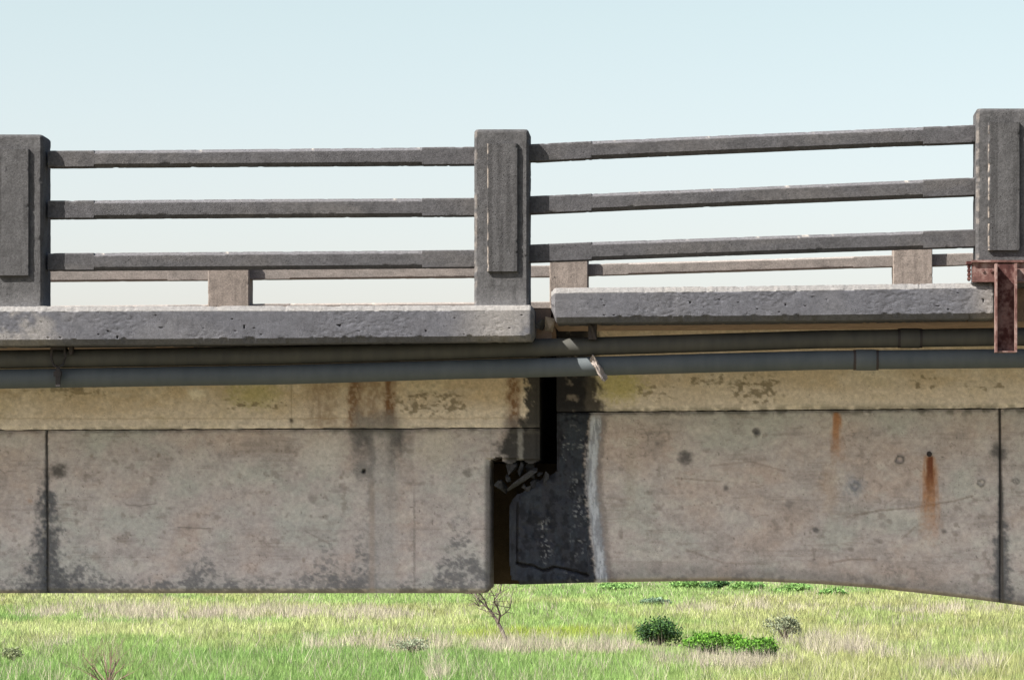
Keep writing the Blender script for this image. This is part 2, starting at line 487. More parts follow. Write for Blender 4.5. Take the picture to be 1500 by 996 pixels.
def left_flange_color(PX, PY):
    C = flange_base(PX, PY, 5, 628)
    n = fbm(PX / 13, PY / 11, 0, 5, 71); nf = fbm(PX / 4, PY / 6, 0, 3, 75)
    C = blend(C, sstep(1.5, 0.5, np.abs(PY - 613 - (n - .5) * 4)) * 0.45, (0.25, 0.19, 0.11))
    C = spot(C, PX, PY, 372, 578, 22, (0.30, 0.29, 0.09), 0.5, ax=2)
    C = spot(C, PX, PY, 288, 577, 9, (0.62, 0.57, 0.45), 0.8, ax=1.6)
    C = flecks(C, PX, PY, 372, 592, 55, 10, 201)
    C = flecks(C, PX, PY, 635, 592, 62, 20, 202, th=0.52)
    C = flecks(C, PX, PY, 110, 570, 90, 12, 203, s=0.6)
    C = blend(C, sstep(1.5, .5, np.abs(PX - 427 - (nf - .5) * 3)) * 0.5, (0.2, 0.16, 0.1))
    C = spot(C, PX, PY, 427, 616, 3.5, (0.06, 0.05, 0.04), 0.9)
    for (x, w, s) in ((519, 13, 0.9), (545, 16, 0.6), (571, 11, 1.0), (475, 26, 0.45), (752, 10, 0.95)):
        C = blend(C, sstep(1.4, 0.3, np.abs(PX - x + (n - 0.5) * 14) / w) * (0.55 + 0.45 * sstep(0.35, .6, nf)) * s, (0.14, 0.078, 0.040))
    C = blend(C, sstep(44, 20, np.abs(PX - 552 + (n - .5) * 20)) * sstep(596, 614, PY + (n - .5) * 26) * 0.85, (0.17, 0.155, 0.135))
    C = blend(C, sstep(764, 776, PX + (nf - 0.5) * 26 + sstep(600, 630, PY) * 14) * 0.96, (0.024, 0.024, 0.023))
    C = blend(C, sstep(18, 6, np.abs(PX - 748)) * sstep(598, 622, PY + (n - .5) * 20) * 0.8, (0.11, 0.095, 0.085))
    C = blend(C, sstep(8, 1, 629 - PY) * sstep(0.40, 0.62, n) * 0.6, (0.13, 0.12, 0.10))
    C = blend(C, sstep(548, 532, PY) * .9, (0.04, 0.037, 0.03))     # shade behind the pipes painted dark into the flange top
    return np.clip(C * np.array((1.30, 1.33, 1.50)), 0.01, 0.8)

def streak_x(PY):
    return np.interp(PY, [560, 610, 700, 780, 850], [880, 872, 864, 873, 881])

def right_web_color(PX, PY):
    C = web_base(PX, PY, 13)
    n = fbm(PX / 13, PY / 11, 0, 5, 171); nf = fbm(PX / 4, PY / 4, 0, 3, 172); nv = fbm(PX / 3.0, PY / 22, 0, 4, 173)
    bot = arch(PX)
    C = blend(C, sstep(36, 6, bot - PY + (n - .5) * 26) * 0.6, (0.20, 0.19, 0.18))
    C = blend(C, sstep(0.55, 0.66, n) * sstep(26, 8, bot - PY) * 0.5, (0.10, 0.10, 0.105))
    C = blend(C, sstep(5, 1, bot - PY) * 0.7, (0.16, 0.135, 0.10))
    C = blend(C, sstep(40, 4, PY - 602) * 0.35, (0.40, 0.40, 0.375))
    C = blend(C, sstep(12, 0, PY - 602) * sstep(.42, .62, n) * 0.7, (0.13, 0.125, 0.11))
    for (x, y, r, s) in ((1004, 670, 11, 0.85), (1108, 633, 5.5, 0.9), (1063, 715, 4.5, 0.75), (963, 650, 4, 0.6), (1195, 777, 5, 0.8),
                         (1155, 738, 7, 0.4), (1383, 778, 4, 0.7), (1463, 663, 13, 0.9), (1294, 770, 6, 0.35)):
        C = spot(C, PX, PY, x, y, r, (0.085, 0.08, 0.08), s)
    for (x, y, r, s) in ((1317, 673, 7, 0.9), (1252, 713, 7, 0.8), (1437, 707, 6, 0.7), (1488, 705, 5, 0.7), (1108, 633, 6, .6)):
        C = spot(C, PX, PY, x, y, r, (0.09, 0.085, 0.085), s, ring=True)
    C = spot(C, PX, PY, 1252, 713, 17, (0.23, 0.25, 0.28), 0.55)
    # thin marks
    for pts, s in ((((1240, 757), (1290, 747), (1335, 744), (1400, 733), (1425, 726)), .55), (((990, 700), (1055, 705)), .45), (((1215, 824), (1245, 819), (1282, 819)), .6),
                   (((1040, 682), (1100, 676), (1150, 690)), .35), (((1005, 805), (1060, 824), (1120, 826)), .35), (((1322, 788), (1340, 772)), .5)):
        C = blend(C, sstep(2.2, 0.5, seg_dist(PX, PY, pts) + (nf - .5) * 2) * s, (0.17, 0.13, 0.105))
    # rust
    def rust(C, x, y0, y1, w, s, seed):
        t = np.clip((PY - y0) / (y1 - y0), 0, 1.3)
        ww = w * (0.45 + 0.9 * np.sqrt(np.clip(t, 0, 1)))
        m = sstep(1.3, 0.25, np.abs(PX - x + (nv - .5) * w * 0.9 + (n - .5) * 6) / ww) * sstep(1.05, 0.25, t + (nf - .5) * .3) * sstep(-0.02, 0.02, (PY - y0) / (y1 - y0))
        C = blend(C, np.clip(m * s, 0, 1), (0.36, 0.17, 0.065))
        m2 = sstep(0.9, 0.1, np.abs(PX - x + (nv - .5) * w) / ww) * sstep(0.62, 0.05, t + (n - .5) * .3) * sstep(-0.02, 0.02, (PY - y0) / (y1 - y0))
        return C, m2
    C, m2 = rust(C, 1226, 604, 692, 9, 0.75, 1)
    C = blend(C, m2 * 0.45, (0.30, 0.11, 0.03))
    C, m2 = rust(C, 1362, 668, 812, 15, 0.85, 2)
    C = blend(C, m2 * 0.9, (0.12, 0.035, 0.018))
    C = blend(C, sstep(16, 4, np.abs(PX - 1215 + (n - .5) * 20)) * sstep(660, 700, PY) * sstep(780, 720, PY) * .3, (0.36, 0.25, 0.16))
    # joint at 1465
    dx = np.abs(PX - 1464 - (PY - 600) * 0.018)
    w = 3 + 9 * sstep(740, 800, PY)
    C = blend(C, sstep(1.7, 0.2, dx / w + (0.6 * n + .4 * nf - 0.5) * 4.0) * sstep(640, 740, PY) * 0.85, DARK)
    C = blend(C, sstep(3.0, 1.0, dx) * 0.8, (0.06, 0.055, 0.05))
    # faint shutter line and paler board near 920
    C = blend(C, sstep(14, 2, np.abs(PX - 924)) * sstep(625, 645, PY) * sstep(800, 700, PY) * .3, (0.31, 0.27, 0.22))
    # black zone by the joint
    edge = streak_x(PY)
    bm = sstep(edge - 4, edge - 12, PX + (nf - .5) * 12)
    C = blend(C, bm * 0.96, (0.015, 0.020, 0.031))
    C = blend(C, bm * sstep(0.52, 0.66, fbm(PX / 5, PY / 34, 0, 4, 192)) * 0.6, (0.032, 0.040, 0.052))
    C = blend(C, bm * sstep(0.50, 0.36, fbm(PX / 9, PY / 9, 0, 4, 193)) * 0.6, (0.008, 0.009, 0.012))
    C = blend(C, bm * sstep(0.58, 0.70, fbm(PX / 16, PY / 40, 0, 4, 191)) * 0.5, (0.035, 0.043, 0.055))
    for xx, ww, y0, y1, th in ((850, 9, 600, 850, 0.60), (800, 8, 760, 835, 0.60), (842, 9, 780, 850, .58), (830, 7, 590, 720, .66)):
        m = np.exp(-((PX - xx + (n - .5) * 18) / ww) ** 2) * sstep(y0 - 10, y0 + 10, PY) * sstep(y1 + 10, y1 - 10, PY)
        C = blend(C, sstep(th, th + .06, fbm(PX / 3.2, PY / 3.6, 0, 3, 195)) * m * 0.6 * sstep(.45, .62, fbm(PX / 15, PY / 26, 0, 3, 197)), (0.26, 0.27, 0.28))
    d = np.abs(PX - edge - 2 + (nf - .5) * 5)
    C = blend(C, sstep(12, 5, d) * 0.85 * sstep(600, 618, PY), (0.22, 0.245, 0.285))
    C = blend(C, sstep(.45, .62, nv) * sstep(11, 4, d) * 0.8 * sstep(600, 620, PY), (0.47, 0.50, 0.55))
    C = blend(C, sstep(8, 1, np.abs(PX - edge - 13 + (nf - .5) * 8)) * .6, (0.15, 0.13, 0.125))
    C = blend(C, sstep(2.6, 0.8, seg_dist(PX, PY, [(758, 736), (757, 800), (758, 824)])) * .9, (0.012, 0.012, 0.014))
    C = blend(C, sstep(3.2, 1.0, seg_dist(PX, PY + (n - .5) * 10, CRACK) + (nf - .5) * 2.5) * .95, (0.01, 0.01, 0.012))
    return np.clip(C * np.array((.97, .975, .995)), 0.006, 0.8)

CRACK = [(757, 824), (780, 829), (797, 835), (812, 830), (835, 836), (862, 842)]

def right_flange_color(PX, PY):
    bot = 604 - (PX - 880) * 0.0085
    C = flange_base(PX, PY, 15, bot)
    C = blend(C, np.full(PX.shape, .25), (0.48, 0.42, 0.32))
    n = fbm(PX / 13, PY / 11, 0, 5, 171); nf = fbm(PX / 4, PY / 6, 0, 3, 175)
    C = spot(C, PX, PY, 905, 565, 26, (0.32, 0.29, 0.08), 0.65, ax=1.6)
    C = flecks(C, PX, PY, 1110, 570, 40, 24, 301, th=.50)
    C = flecks(C, PX, PY, 960, 575, 40, 14, 302, s=.6)
    C = flecks(C, PX, PY, 1050, 556, 60, 9, 303, s=.7)
    C = flecks(C, PX, PY, 1352, 560, 22, 16, 304, s=.7)
    C = flecks(C, PX, PY, 1450, 565, 40, 9, 305, s=.7)
    C = blend(C, sstep(12, 2, bot - PY) * sstep(.35, .6, n) * 0.75, (0.13, 0.12, 0.09))
    C = blend(C, sstep(888, 868, PX + (nf - 0.5) * 22 + (n - .5) * 20 - sstep(575, 600, PY) * 8) * 0.94, (0.024, 0.022, 0.020))
    C = blend(C, sstep(862, 852, PX + (nf - 0.5) * 12) * 0.92, (0.012, 0.012, 0.013))
    C = blend(C, sstep(10, 3, np.abs(PX - 838 + (nf - .5) * 10)) * sstep(.5, .65, n) * .5, (0.22, 0.19, 0.15))
    return np.clip(C * np.array((1.30, 1.33, 1.50)), 0.006, 0.8)

def arch(PX):
    return np.interp(PX, [700, 760, 860, 950, 1050, 1120, 1200, 1280, 1350, 1420, 1500, 1600, 1750, 1900, 2100],
                     [856, 856, 853, 851.5, 850.5, 851.5, 855, 861, 868.5, 876.5, 887, 903, 935, 980, 1060])

def sheet(name, parent, mat, xs, top, bot, rows, keep, relief, color, d0=WD, thick=2.3):
    xs = np.asarray(xs, float)
    t = top(xs); b = bot(xs)
    v = np.linspace(0, 1, rows)
    PX = np.repeat(xs[None, :], rows, 0)
    PY = t[None, :] + v[:, None] * (b - t)[None, :]
    X, Z = P(PX, PY, d0)
    D = d0 + relief(PX, PY)
    C = color(PX, PY)
    n = len(xs)
    idx = np.arange(rows * n).reshape(rows, n)
    cx = (PX[:-1, :-1] + PX[1:, 1:]) / 2; cy = (PY[:-1, :-1] + PY[1:, 1:]) / 2
    K = keep(cx, cy)
    q = np.stack([idx[:-1, :-1], idx[1:, :-1], idx[1:, 1:], idx[:-1, 1:]], -1)
    quads = q[K]
    V = np.stack([X, D, Z], -1).reshape(-1, 3)
    off = rows * n
    VB = V.copy(); VB[:, 1] = d0 + thick
    Kp = np.pad(K, 1)
    sides = []
    up = K & ~Kp[:-2, 1:-1]; dn = K & ~Kp[2:, 1:-1]; lf = K & ~Kp[1:-1, :-2]; rt = K & ~Kp[1:-1, 2:]
    for mk, a, c in ((up, 3, 0), (dn, 1, 2), (lf, 0, 1), (rt, 2, 3)):
        e0 = q[mk][:, a]; e1 = q[mk][:, c]
        sides.append(np.stack([e0, e0 + off, e1 + off, e1], -1))
    sides = np.concatenate(sides)
    # compact
    allf = np.concatenate([quads, sides])
    used = np.unique(allf)
    remap = np.full(2 * off, -1, np.int64); remap[used] = np.arange(len(used))
    VV = np.concatenate([V, VB])[used]
    CC = np.concatenate([C.reshape(-1, 3), C.reshape(-1, 3)])[used]
    return np_mesh(name, VV, remap[allf], mat, parent, CC, 50)

def grid_x(a, b, lo=-20, hi=1520, fine=1.7, coarse=14, extra=()):
    xs = []
    x = a
    while x < b:
        xs.append(x); x += fine if lo <= x <= hi else coarse
    xs.append(b)
    xs = [x for x in xs if all(abs(x - e) > 0.6 for e in extra)] + list(extra)
    return np.array(sorted(xs))

def rough(PX, PY, seed, a=0.004):
    return (fbm(PX / 40, PY / 30, 0, 4, seed) - .5) * a * 2 + (fbm(PX / 6, PY / 6, 0, 3, seed + 3) - .5) * a * 0.6

# --- left span ---------------------------------------------------------------
x0, z0 = P(400, 868, WD)
L_SPAN = empty("bridge_span", (x0, WD, z0), "left concrete span, flat underneath, ending in a stained overhanging nib at the open joint", "bridge span", "concrete spans meeting at the joint")
x0, z0 = P(1150, 856, WD)
R_SPAN = empty("bridge_span", (x0, WD, z0), "right concrete span with a curved underside and blackened end, sitting higher at the joint", "bridge span", "concrete spans meeting at the joint")

cst = lambda v: (lambda x: np.full(np.shape(x), float(v)))
def l_joint(x): return 631 - np.asarray(x) * 0.0045 + 1.0 * (fbm(np.asarray(x) / 25, 0 * np.asarray(x), 0, 3, 93) - .5)

def l_relief(PX, PY):
    r = rough(PX, PY, 401, 0.004)
    ed = np.minimum(717.5 - PX + 1e3 * (PY < 672), 868.5 - PY)
    r = r + 0.028 * sstep(8, 0, ed) + 0.012 * (np.hypot(PX - 533, PY - 690) < 3)
    r = r + 0.010 * sstep(4, 0, PY - l_joint(PX)) 
    cd = (717 - PX) + (868 - PY)
    r = r + 0.03 * sstep(14, 4, cd)
    nib = (PX > 719)
    r = r + nib * 0.02 * sstep(7, 0, 790 - PX)
    r = r + 0.006 * nib
    return r
def l_keep(cx, cy):
    low = (cx < 716.5) & ((717 - cx) + (868 - cy) > 9)
    nibb = 676 - 3 * np.sin(cx / 5.0) - 5 * (cx < 735)
    nib = (cx >= 716.5) & (cy < nibb)
    return low | nib
xsL = grid_x(-1100, 66.6)
sheet("web_panel", L_SPAN, M_wall, grid_x(-1100, 68.1), l_joint, cst(868.5), 142,
      lambda a, b: np.ones(a.shape, bool), lambda a, b: rough(a, b, 401, .004) + 0.022 * sstep(6, 0, 868.5 - b) + .012 * sstep(3, 0, 68.1 - a + (fbm(b / 5, a * 0, 0, 3, 9) - .6) * 6) + 0.010 * sstep(4, 0, b - l_joint(a)), left_web_color)
sheet("web_panel", L_SPAN, M_wall, grid_x(69.0, 790, extra=(716.5, 717.5)), l_joint, cst(868.5), 142,
      l_keep, lambda a, b: l_relief(a, b) + .012 * sstep(3, 0, a - 69.0 + (fbm(b / 5, a * 0, 0, 3, 10) - .6) * 6), left_web_color, thick=.45)
m = MB(); xa, za = P(64, 627, WD); xb, zb = P(73, 867, WD); m.box(xa, xb, WD + .022, WD + .4, zb, za); m.build("joint_filler", M_rubble, L_SPAN)
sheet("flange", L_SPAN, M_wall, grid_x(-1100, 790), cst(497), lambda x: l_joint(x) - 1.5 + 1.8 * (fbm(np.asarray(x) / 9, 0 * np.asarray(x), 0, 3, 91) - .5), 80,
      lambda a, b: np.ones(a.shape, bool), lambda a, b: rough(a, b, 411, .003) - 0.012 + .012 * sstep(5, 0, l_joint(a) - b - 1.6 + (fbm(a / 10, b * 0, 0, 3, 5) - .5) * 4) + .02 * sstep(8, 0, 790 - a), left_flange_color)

# --- right span --------------------------------------------------------------
def r_joint(x): return 604 - (np.asarray(x) - 880) * 0.0085
def nib_top(x): return np.interp(x, [740, 746, 752, 762, 775, 790, 812, 816], [756, 738, 729, 722, 712, 704, 692, 688])
def r_keep(cx, cy):
    n = (fbm(cx / 5, cy / 5, 0, 2, 8) - .5) * 5
    ok = (cx >= 815.5) | (cy > nib_top(cx) + n * (cx < 800))
    # rounded / chamfered lower left corner
    c = (cx - 745) + (856 - cy) * 0.9
    ok &= ~((cx < 815) & (c < 15 + 4 * np.sin(cx * .35)))
    ok &= cx > 745 + np.clip((cy - 820) * 0.12, 0, 9)
    return ok
def r_relief(PX, PY):
    r = rough(PX, PY, 421, 0.004)
    b = arch(PX)
    r = r + (PX < 868) * .020 * (fbm(PX / 11, PY / 13, 0, 4, 425) - .5) + (PX < 868) * .012 * sstep(.6, .7, fbm(PX / 20, PY / 26, 0, 3, 426))
    r = r + 0.022 * sstep(6, 0, b - PY)
    r = r + 0.012 * sstep(4, 0, PY - r_joint(PX))
    r = r + 0.05 * sstep(13, 0, PX - 745) + .03 * sstep(10, 0, PY - nib_top(PX)) * (PX < 815)
    r = r + 0.02 * sstep(5, 0, np.abs(PX - 815.5)) * (PX > 815) * (PY < 690)
    r = r + 0.02 * sstep(2.4, .6, seg_dist(PX, PY, CRACK)) + .012 * sstep(14, 0, PY - 830 - (PX - 757) * .1) * (PX < 862)
    r = r + 0.012 * sstep(2.2, .6, seg_dist(PX, PY, [(758, 736), (757, 824)]))
    for (x, y, q) in ((1317, 673, 6), (1252, 713, 6), (1437, 707, 5), (1108, 633, 4)):
        d = np.hypot(PX - x, PY - y)
        r = r - 0.006 * np.exp(-((d - q) / 2.0) ** 2) + 0.008 * sstep(q * .8, 0, d)
    return r
sheet("web_panel", R_SPAN, M_wall, grid_x(743.5, 1464.3, extra=(815.4,)), r_joint, arch, 150, r_keep,
      lambda a, b: r_relief(a, b) + .012 * sstep(3, 0, 1464.3 - a), right_web_color, thick=4.3)
sheet("web_panel", R_SPAN, M_wall, grid_x(1465.8, 2100), r_joint, arch, 150, lambda a, b: np.ones(a.shape, bool),
      lambda a, b: r_relief(a, b) + .012 * sstep(3, 0, a - 1465.8), right_web_color)
m = MB(); xa, za = P(1460, 602, WD); xb, zb = P(1471, 878, WD); m.box(xa, xb, WD + .022, WD + .4, zb, za); m.build("joint_filler", M_rubble, R_SPAN)
sheet("flange", R_SPAN, M_wall, grid_x(815.5, 2100), cst(462), lambda x: r_joint(x) - 1.5 + 2.0 * (fbm(np.asarray(x) / 9, 0 * np.asarray(x), 0, 3, 92) - .5), 90,
      lambda a, b: np.ones(a.shape, bool), lambda a, b: rough(a, b, 431, .003) - 0.012 + .012 * sstep(6, 0, r_joint(a) - b - 1.6 + (fbm(a / 10, b * 0, 0, 3, 6) - .5) * 5), right_flange_color)
# iron bolt that bleeds rust
m = MB(); bx, bz = P(1361, 665, WD)
m.tube([(bx, WD + .03, bz), (bx, WD - .02, bz)], .013, 10); m.tube([(bx, WD - .02, bz), (bx, WD - .032, bz)], [.017, .015], 10)
m.build("bolt", M_black, R_SPAN)
# inner girders, blocks added to keep light out of the joint, decks
def back_girder(parent, pxl, d, xs_outline):
    m = MB()
    pts = []
    for (px, py) in xs_outline:
        x, z = P(px, py, WD); pts.append((x, z))
    me_v, n = [], len(pts)
    bm = bmesh.new()
    f = [bm.verts.new((x, d, z)) for x, z in pts]
    face = bm.faces.new(f)
    r = bmesh.ops.extrude_face_region(bm, geom=[face])
    for e in r["geom"]:
        if isinstance(e, bmesh.types.BMVert): e.co.y += 0.4
    bmesh.ops.recalc_face_normals(bm, faces=bm.faces[:])
    me = bpy.data.meshes.new("inner_girder"); bm.to_mesh(me); bm.free()
    return link_mesh("inner_girder", me, M_back, parent)
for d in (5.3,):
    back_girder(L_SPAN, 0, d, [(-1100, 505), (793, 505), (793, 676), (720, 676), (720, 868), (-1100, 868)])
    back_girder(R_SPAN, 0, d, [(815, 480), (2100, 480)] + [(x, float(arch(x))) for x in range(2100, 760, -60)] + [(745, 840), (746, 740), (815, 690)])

def prism_xz(name, parent, mat, pts, d0, d1):
    bm = bmesh.new()
    f = [bm.verts.new((x, d0, z)) for x, z in pts]
    face = bm.faces.new(f)
    r = bmesh.ops.extrude_face_region(bm, geom=[face])
    for e in r["geom"]:
        if isinstance(e, bmesh.types.BMVert): e.co.y = d1
    bmesh.ops.recalc_face_normals(bm, faces=bm.faces[:])
    me = bpy.data.meshes.new(name); bm.to_mesh(me); bm.free()
    return link_mesh(name, me, mat, parent)
def pz(l): return [P(a, b, 0) for a, b in l]
FAR = 8.4
def pd_(l): return [P(a, b, WD) for a, b in l]
prism_xz("gap_light_block", L_SPAN, M_back, pd_([(640, 507), (788, 507), (788, 673), (719, 673), (640, 673)]), WD + .44, 5.28)  # added behind the nib so bounced light stays out of the upper gap
prism_xz("gap_light_block", R_SPAN, M_back, pd_([(655, 675.5), (828, 675.5), (828, 853), (655, 857)]), WD + .62, WD + 1.1)  # dark back wall added to keep the lower slot black
prism_xz("deck_slab", L_SPAN, M_slab, pz([(-1100, 448), (803, 446), (804, 480), (806, 499), (-1100, 508)]), 0.30, FAR + .1)
prism_xz("deck_slab", R_SPAN, M_slab, pz([(807.5, 424), (2100, 408), (2100, 462), (807.5, 471)]), 0.30, FAR + .1)
prism_xz("road_surface", L_SPAN, M_asphalt, pz([(-1100, 440), (797, 438), (797, 447), (-1100, 449)]), 0.9, FAR - .6)
prism_xz("road_surface", R_SPAN, M_asphalt, pz([(812, 414), (2100, 400), (2100, 409), (812, 425)]), 0.9, FAR - .6)
# end closures behind the pipes: broken slab edge
# ------------------------------------------------------------------ kerb beams
def kerb_color(V, W, N):
    x, y, z = V[:, 0], V[:, 1], V[:, 2]
    PX, PY = px_of(x, z, 0)
    n1 = fbm(x * 1.6, z * 2.4, 0, 5, 501); n2 = fbm(x * 9, z * 9, y * 9, 4, 502); n3 = fbm(x * 30, z * 30, y * 30, 3, 503)
    C = np.ones((len(x), 3)) * np.array((0.068, 0.069, 0.079))
    C = blend(C, sstep(.45, .7, n1) * .6, (0.086, 0.085, 0.091))
    C = blend(C, sstep(.5, .72, n2) * .5, (0.060, 0.060, 0.068))
    C = C * (0.8 + .4 * n3)[:, None]
    # pale where the dirt has worn off: both ends of the left kerb, foot of the posts
    for (a, w, s) in ((20, 60, .75), (735, 55, .8), (1450, 22, .8), (60, 20, .4)):
        C = blend(C, np.exp(-((PX - a) / w) ** 2) * sstep(.35, .6, n2 + .15 * n3) * s, (0.165, 0.155, 0.148))
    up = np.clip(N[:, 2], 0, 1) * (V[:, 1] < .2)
    C = blend(C, sstep(.3, .6, up) * .75, (0.172, 0.166, 0.160))  # sunlit look of the top chamfer painted onto upward faces
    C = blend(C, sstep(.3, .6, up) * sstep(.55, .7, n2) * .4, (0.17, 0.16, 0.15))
    # holes
    h = vnoise(x * 55, z * 55, 3, 511)
    C = blend(C, sstep(.955, .975, h) * .8, (0.015, 0.015, 0.018))
    return np.clip(C, .01, .6)

def kerb_disp(V, W):
    x, z, y = V[:, 0], V[:, 2], V[:, 1]
    h = vnoise(x * 55, z * 55, 3, 511)
    d = -.010 * sstep(.955, .975, h)
    sc = fbm(x * 44 + z * 30, z * 70 - x * 26, 0, 4, 512)       # scaly, scraped patches
    d = d - .0026 * sstep(.54, .66, sc) * sstep(.42, .55, fbm(x * 2.2, z * 3, 0, 3, 513))
    return d

def kerb(parent, pts, d1=0.34, fine_lo=-15, fine_hi=1515, end_chip=None):
    """pts: (px, top, bottom) -- chamfers of 3 cm"""
    xs = [p[0] for p in pts]
    g = grid_x(xs[0], xs[-1], fine_lo, fine_hi, 2.0, 16)
    st = []
    for i, px in enumerate(g):
        t = np.interp(px, xs, [p[1] for p in pts]); b = np.interp(px, xs, [p[2] for p in pts])
        x, zt = P(px, t); _, zb = P(px, b)
        sh = 0.0
        if end_chip: sh = end_chip(px)
        hv = (zt - zb) / 2 - sh * .5
        hu = d1 / 2 - sh * .5
        st.append((x, d1 / 2 + sh * .35, (zt + zb) / 2, hu, hv, (.004, .030, .030, .004)))
    return beam("kerb_beam", parent, M_kerb, st, 'x', (4, 30, 4, 3), .0018, .009, kerb_color, 31, 16, kerb_disp)

kerb(L_SPAN, [(-1100, 454, 510), (0, 448, 505.5), (400, 447.5, 503), (781.5, 446.5, 499)],
     end_chip=lambda px: .05 * float(sstep(777, 781.5, px)) )
kerb(R_SPAN, [(807, 421.5, 458), (811, 421.4, 465), (815, 421.3, 472.5), (1100, 418.5, 470), (1460, 413.5, 466)], end_chip=lambda px: .035 * float(sstep(813, 807, px)) + .03 * float(sstep(1454, 1460, px)))
kerb(R_SPAN, [(1540, 412.5, 465), (2100, 406, 458)])
# far kerbs, seen only past the gap
def far_kerb(parent, a, b, ta, tb):
    xa, za = P(a, ta); xb, zb = P(b, tb)
    prism_xz("far_kerb", parent, M_slab, [(xa, za), (xb, zb), (xb, zb - .2), (xa, za - .2)], FAR - .05, FAR + .35)
far_kerb(L_SPAN, -1100, 796, 448, 447); far_kerb(R_SPAN, 809, 2100, 422, 408)

# ------------------------------------------------------------------ railings
def rail_color_fn(base, warm, seed):
    def f(V, W, N):
        x, y, z = V[:, 0], V[:, 1], V[:, 2]
        n1 = fbm(x * 2.0, z * 6, y, 4, seed); n2 = fbm(x * 11, z * 11, y * 11, 4, seed + 2); n3 = fbm(x * 34, z * 34, y * 34, 3, seed + 4)
        C = np.ones((len(x), 3)) * np.array(base)
        C = blend(C, sstep(.42, .68, n1) * .6, warm)
        C = blend(C, sstep(.5, .7, n2) * .45, np.array(base) * .65)
        C = C * (.75 + .5 * n3)[:, None]
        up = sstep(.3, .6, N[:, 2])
        C = blend(C, up * .6, np.array(base) * 2.1)  # upper faces lightened, sun on the chamfer put into the colour
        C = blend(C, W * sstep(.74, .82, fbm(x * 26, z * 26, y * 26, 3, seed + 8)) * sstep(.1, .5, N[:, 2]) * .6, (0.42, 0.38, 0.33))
        return np.clip(C, .01, .6)
    return f

def post_color_fn(base, seed, panel=False):
    def f(V, W, N):
        x, y, z = V[:, 0], V[:, 1], V[:, 2]
        n1 = fbm(x * 3, z * 2, y * 3, 4, seed); n2 = fbm(x * 12, z * 12, y * 12, 4, seed + 2); n3 = fbm(x * 34, z * 34, y * 34, 3, seed + 4)
        ns = fbm(x * 48, z * 2.2, y * 5, 4, seed + 6)
        C = np.ones((len(x), 3)) * np.array(base)
        C = blend(C, sstep(.4, .7, n1) * .5, np.array(base) * 1.35)
        C = blend(C, sstep(.48, .66, ns) * (.75 if panel else .35), np.array(base) * .55)
        C = blend(C, sstep(.52, .7, n2) * .4, np.array(base) * .65)
        C = C * (.75 + .5 * n3)[:, None]
        C = blend(C, W * sstep(.44, .62, fbm(x * 30, z * 30, y * 30, 3, seed + 12)) * sstep(.2, .6, -N[:, 0] + N[:, 2]) * (.55 if panel else .2), (0.34, 0.29, 0.25))  # arrises facing left and up paler, sunlight on them painted in
        h = vnoise(x * 50, z * 50, y * 50, seed + 9)
        C = blend(C, sstep(.96, .98, h) * .8, (.012, .012, .014))
        # pale worn foot
        zf = V[:, 2].min()
        if not panel:
            C = blend(C, sstep(.10, .0, z - zf - (n2 - .5) * .12) * .6, np.array(base) * 2.2)
        return np.clip(C, .008, .6)
    return f

NEAR_BASE, NEAR_WARM = (0.054, 0.053, 0.057), (0.067, 0.063, 0.062)
FAR_BASE, FAR_WARM = (0.125, 0.111, 0.102), (0.15, 0.129, 0.117)

def make_rail(parent, pts, dface, th, ch, c0, c1, mat, colf, seed, fine):
    """pts (px, top, bottom) at depth dface; chamfer ch between photo columns c0..c1"""
    xs = [p[0] for p in pts]
    g = list(grid_x(xs[0], xs[-1], -15, 1515, fine, 20, extra=(c0, c0 + .8, c1, c1 + .8)))
    st = []
    for px in g:
        t = np.interp(px, xs, [p[1] for p in pts]); b = np.interp(px, xs, [p[2] for p in pts])
        x, zt = P(px, t, dface); _, zb = P(px, b, dface)
        c = ch if c0 < px <= c1 else .003
        st.append((x, dface + th / 2, (zt + zb) / 2, th / 2, (zt - zb) / 2, (c, c, c, c)))
    return beam("rail", parent, mat, st, 'x', (4, 9, 4, 4), .0011, .005, colf, seed, 20)

def make_post(parent, pxl, pxr, top, bot, d0, dep, mat, colf, seed, ch=.014):
    xl, zt = P(pxl, top, d0); xr, zb = P(pxr, bot, d0)
    k = max(12, int((zt - zb) / .008))
    st = []
    for i in range(k + 1):
        z = zb + (zt - zb) * i / k
        e = max(0, ch * .8 - (zt - z))       # weathered top arris
        st.append((z, (xl + xr) / 2, d0 + dep / 2, (xr - xl) / 2 - e, dep / 2 - e, (ch,) * 4))
    return beam("post", parent, mat, st, 'z', (18, 14, 36, 14), .0020, .008, colf, seed, 16)

def make_panel(parent, pxl, pxr, top, bot, d0, proud, mat, colf, seed):
    xl, zt = P(pxl, top, d0); xr, zb = P(pxr, bot, d0)
    k = max(12, int((zt - zb) / .007))
    st = []
    for i in range(k + 1):
        z = zb + (zt - zb) * i / k
        st.append((z, (xl + xr) / 2, d0, (xr - xl) / 2, proud, (.003,) * 4))
    o = beam("panel", parent, mat, st, 'z', (22, 3, 22, 3), .0016, .007, colf, seed, 20)
    return o

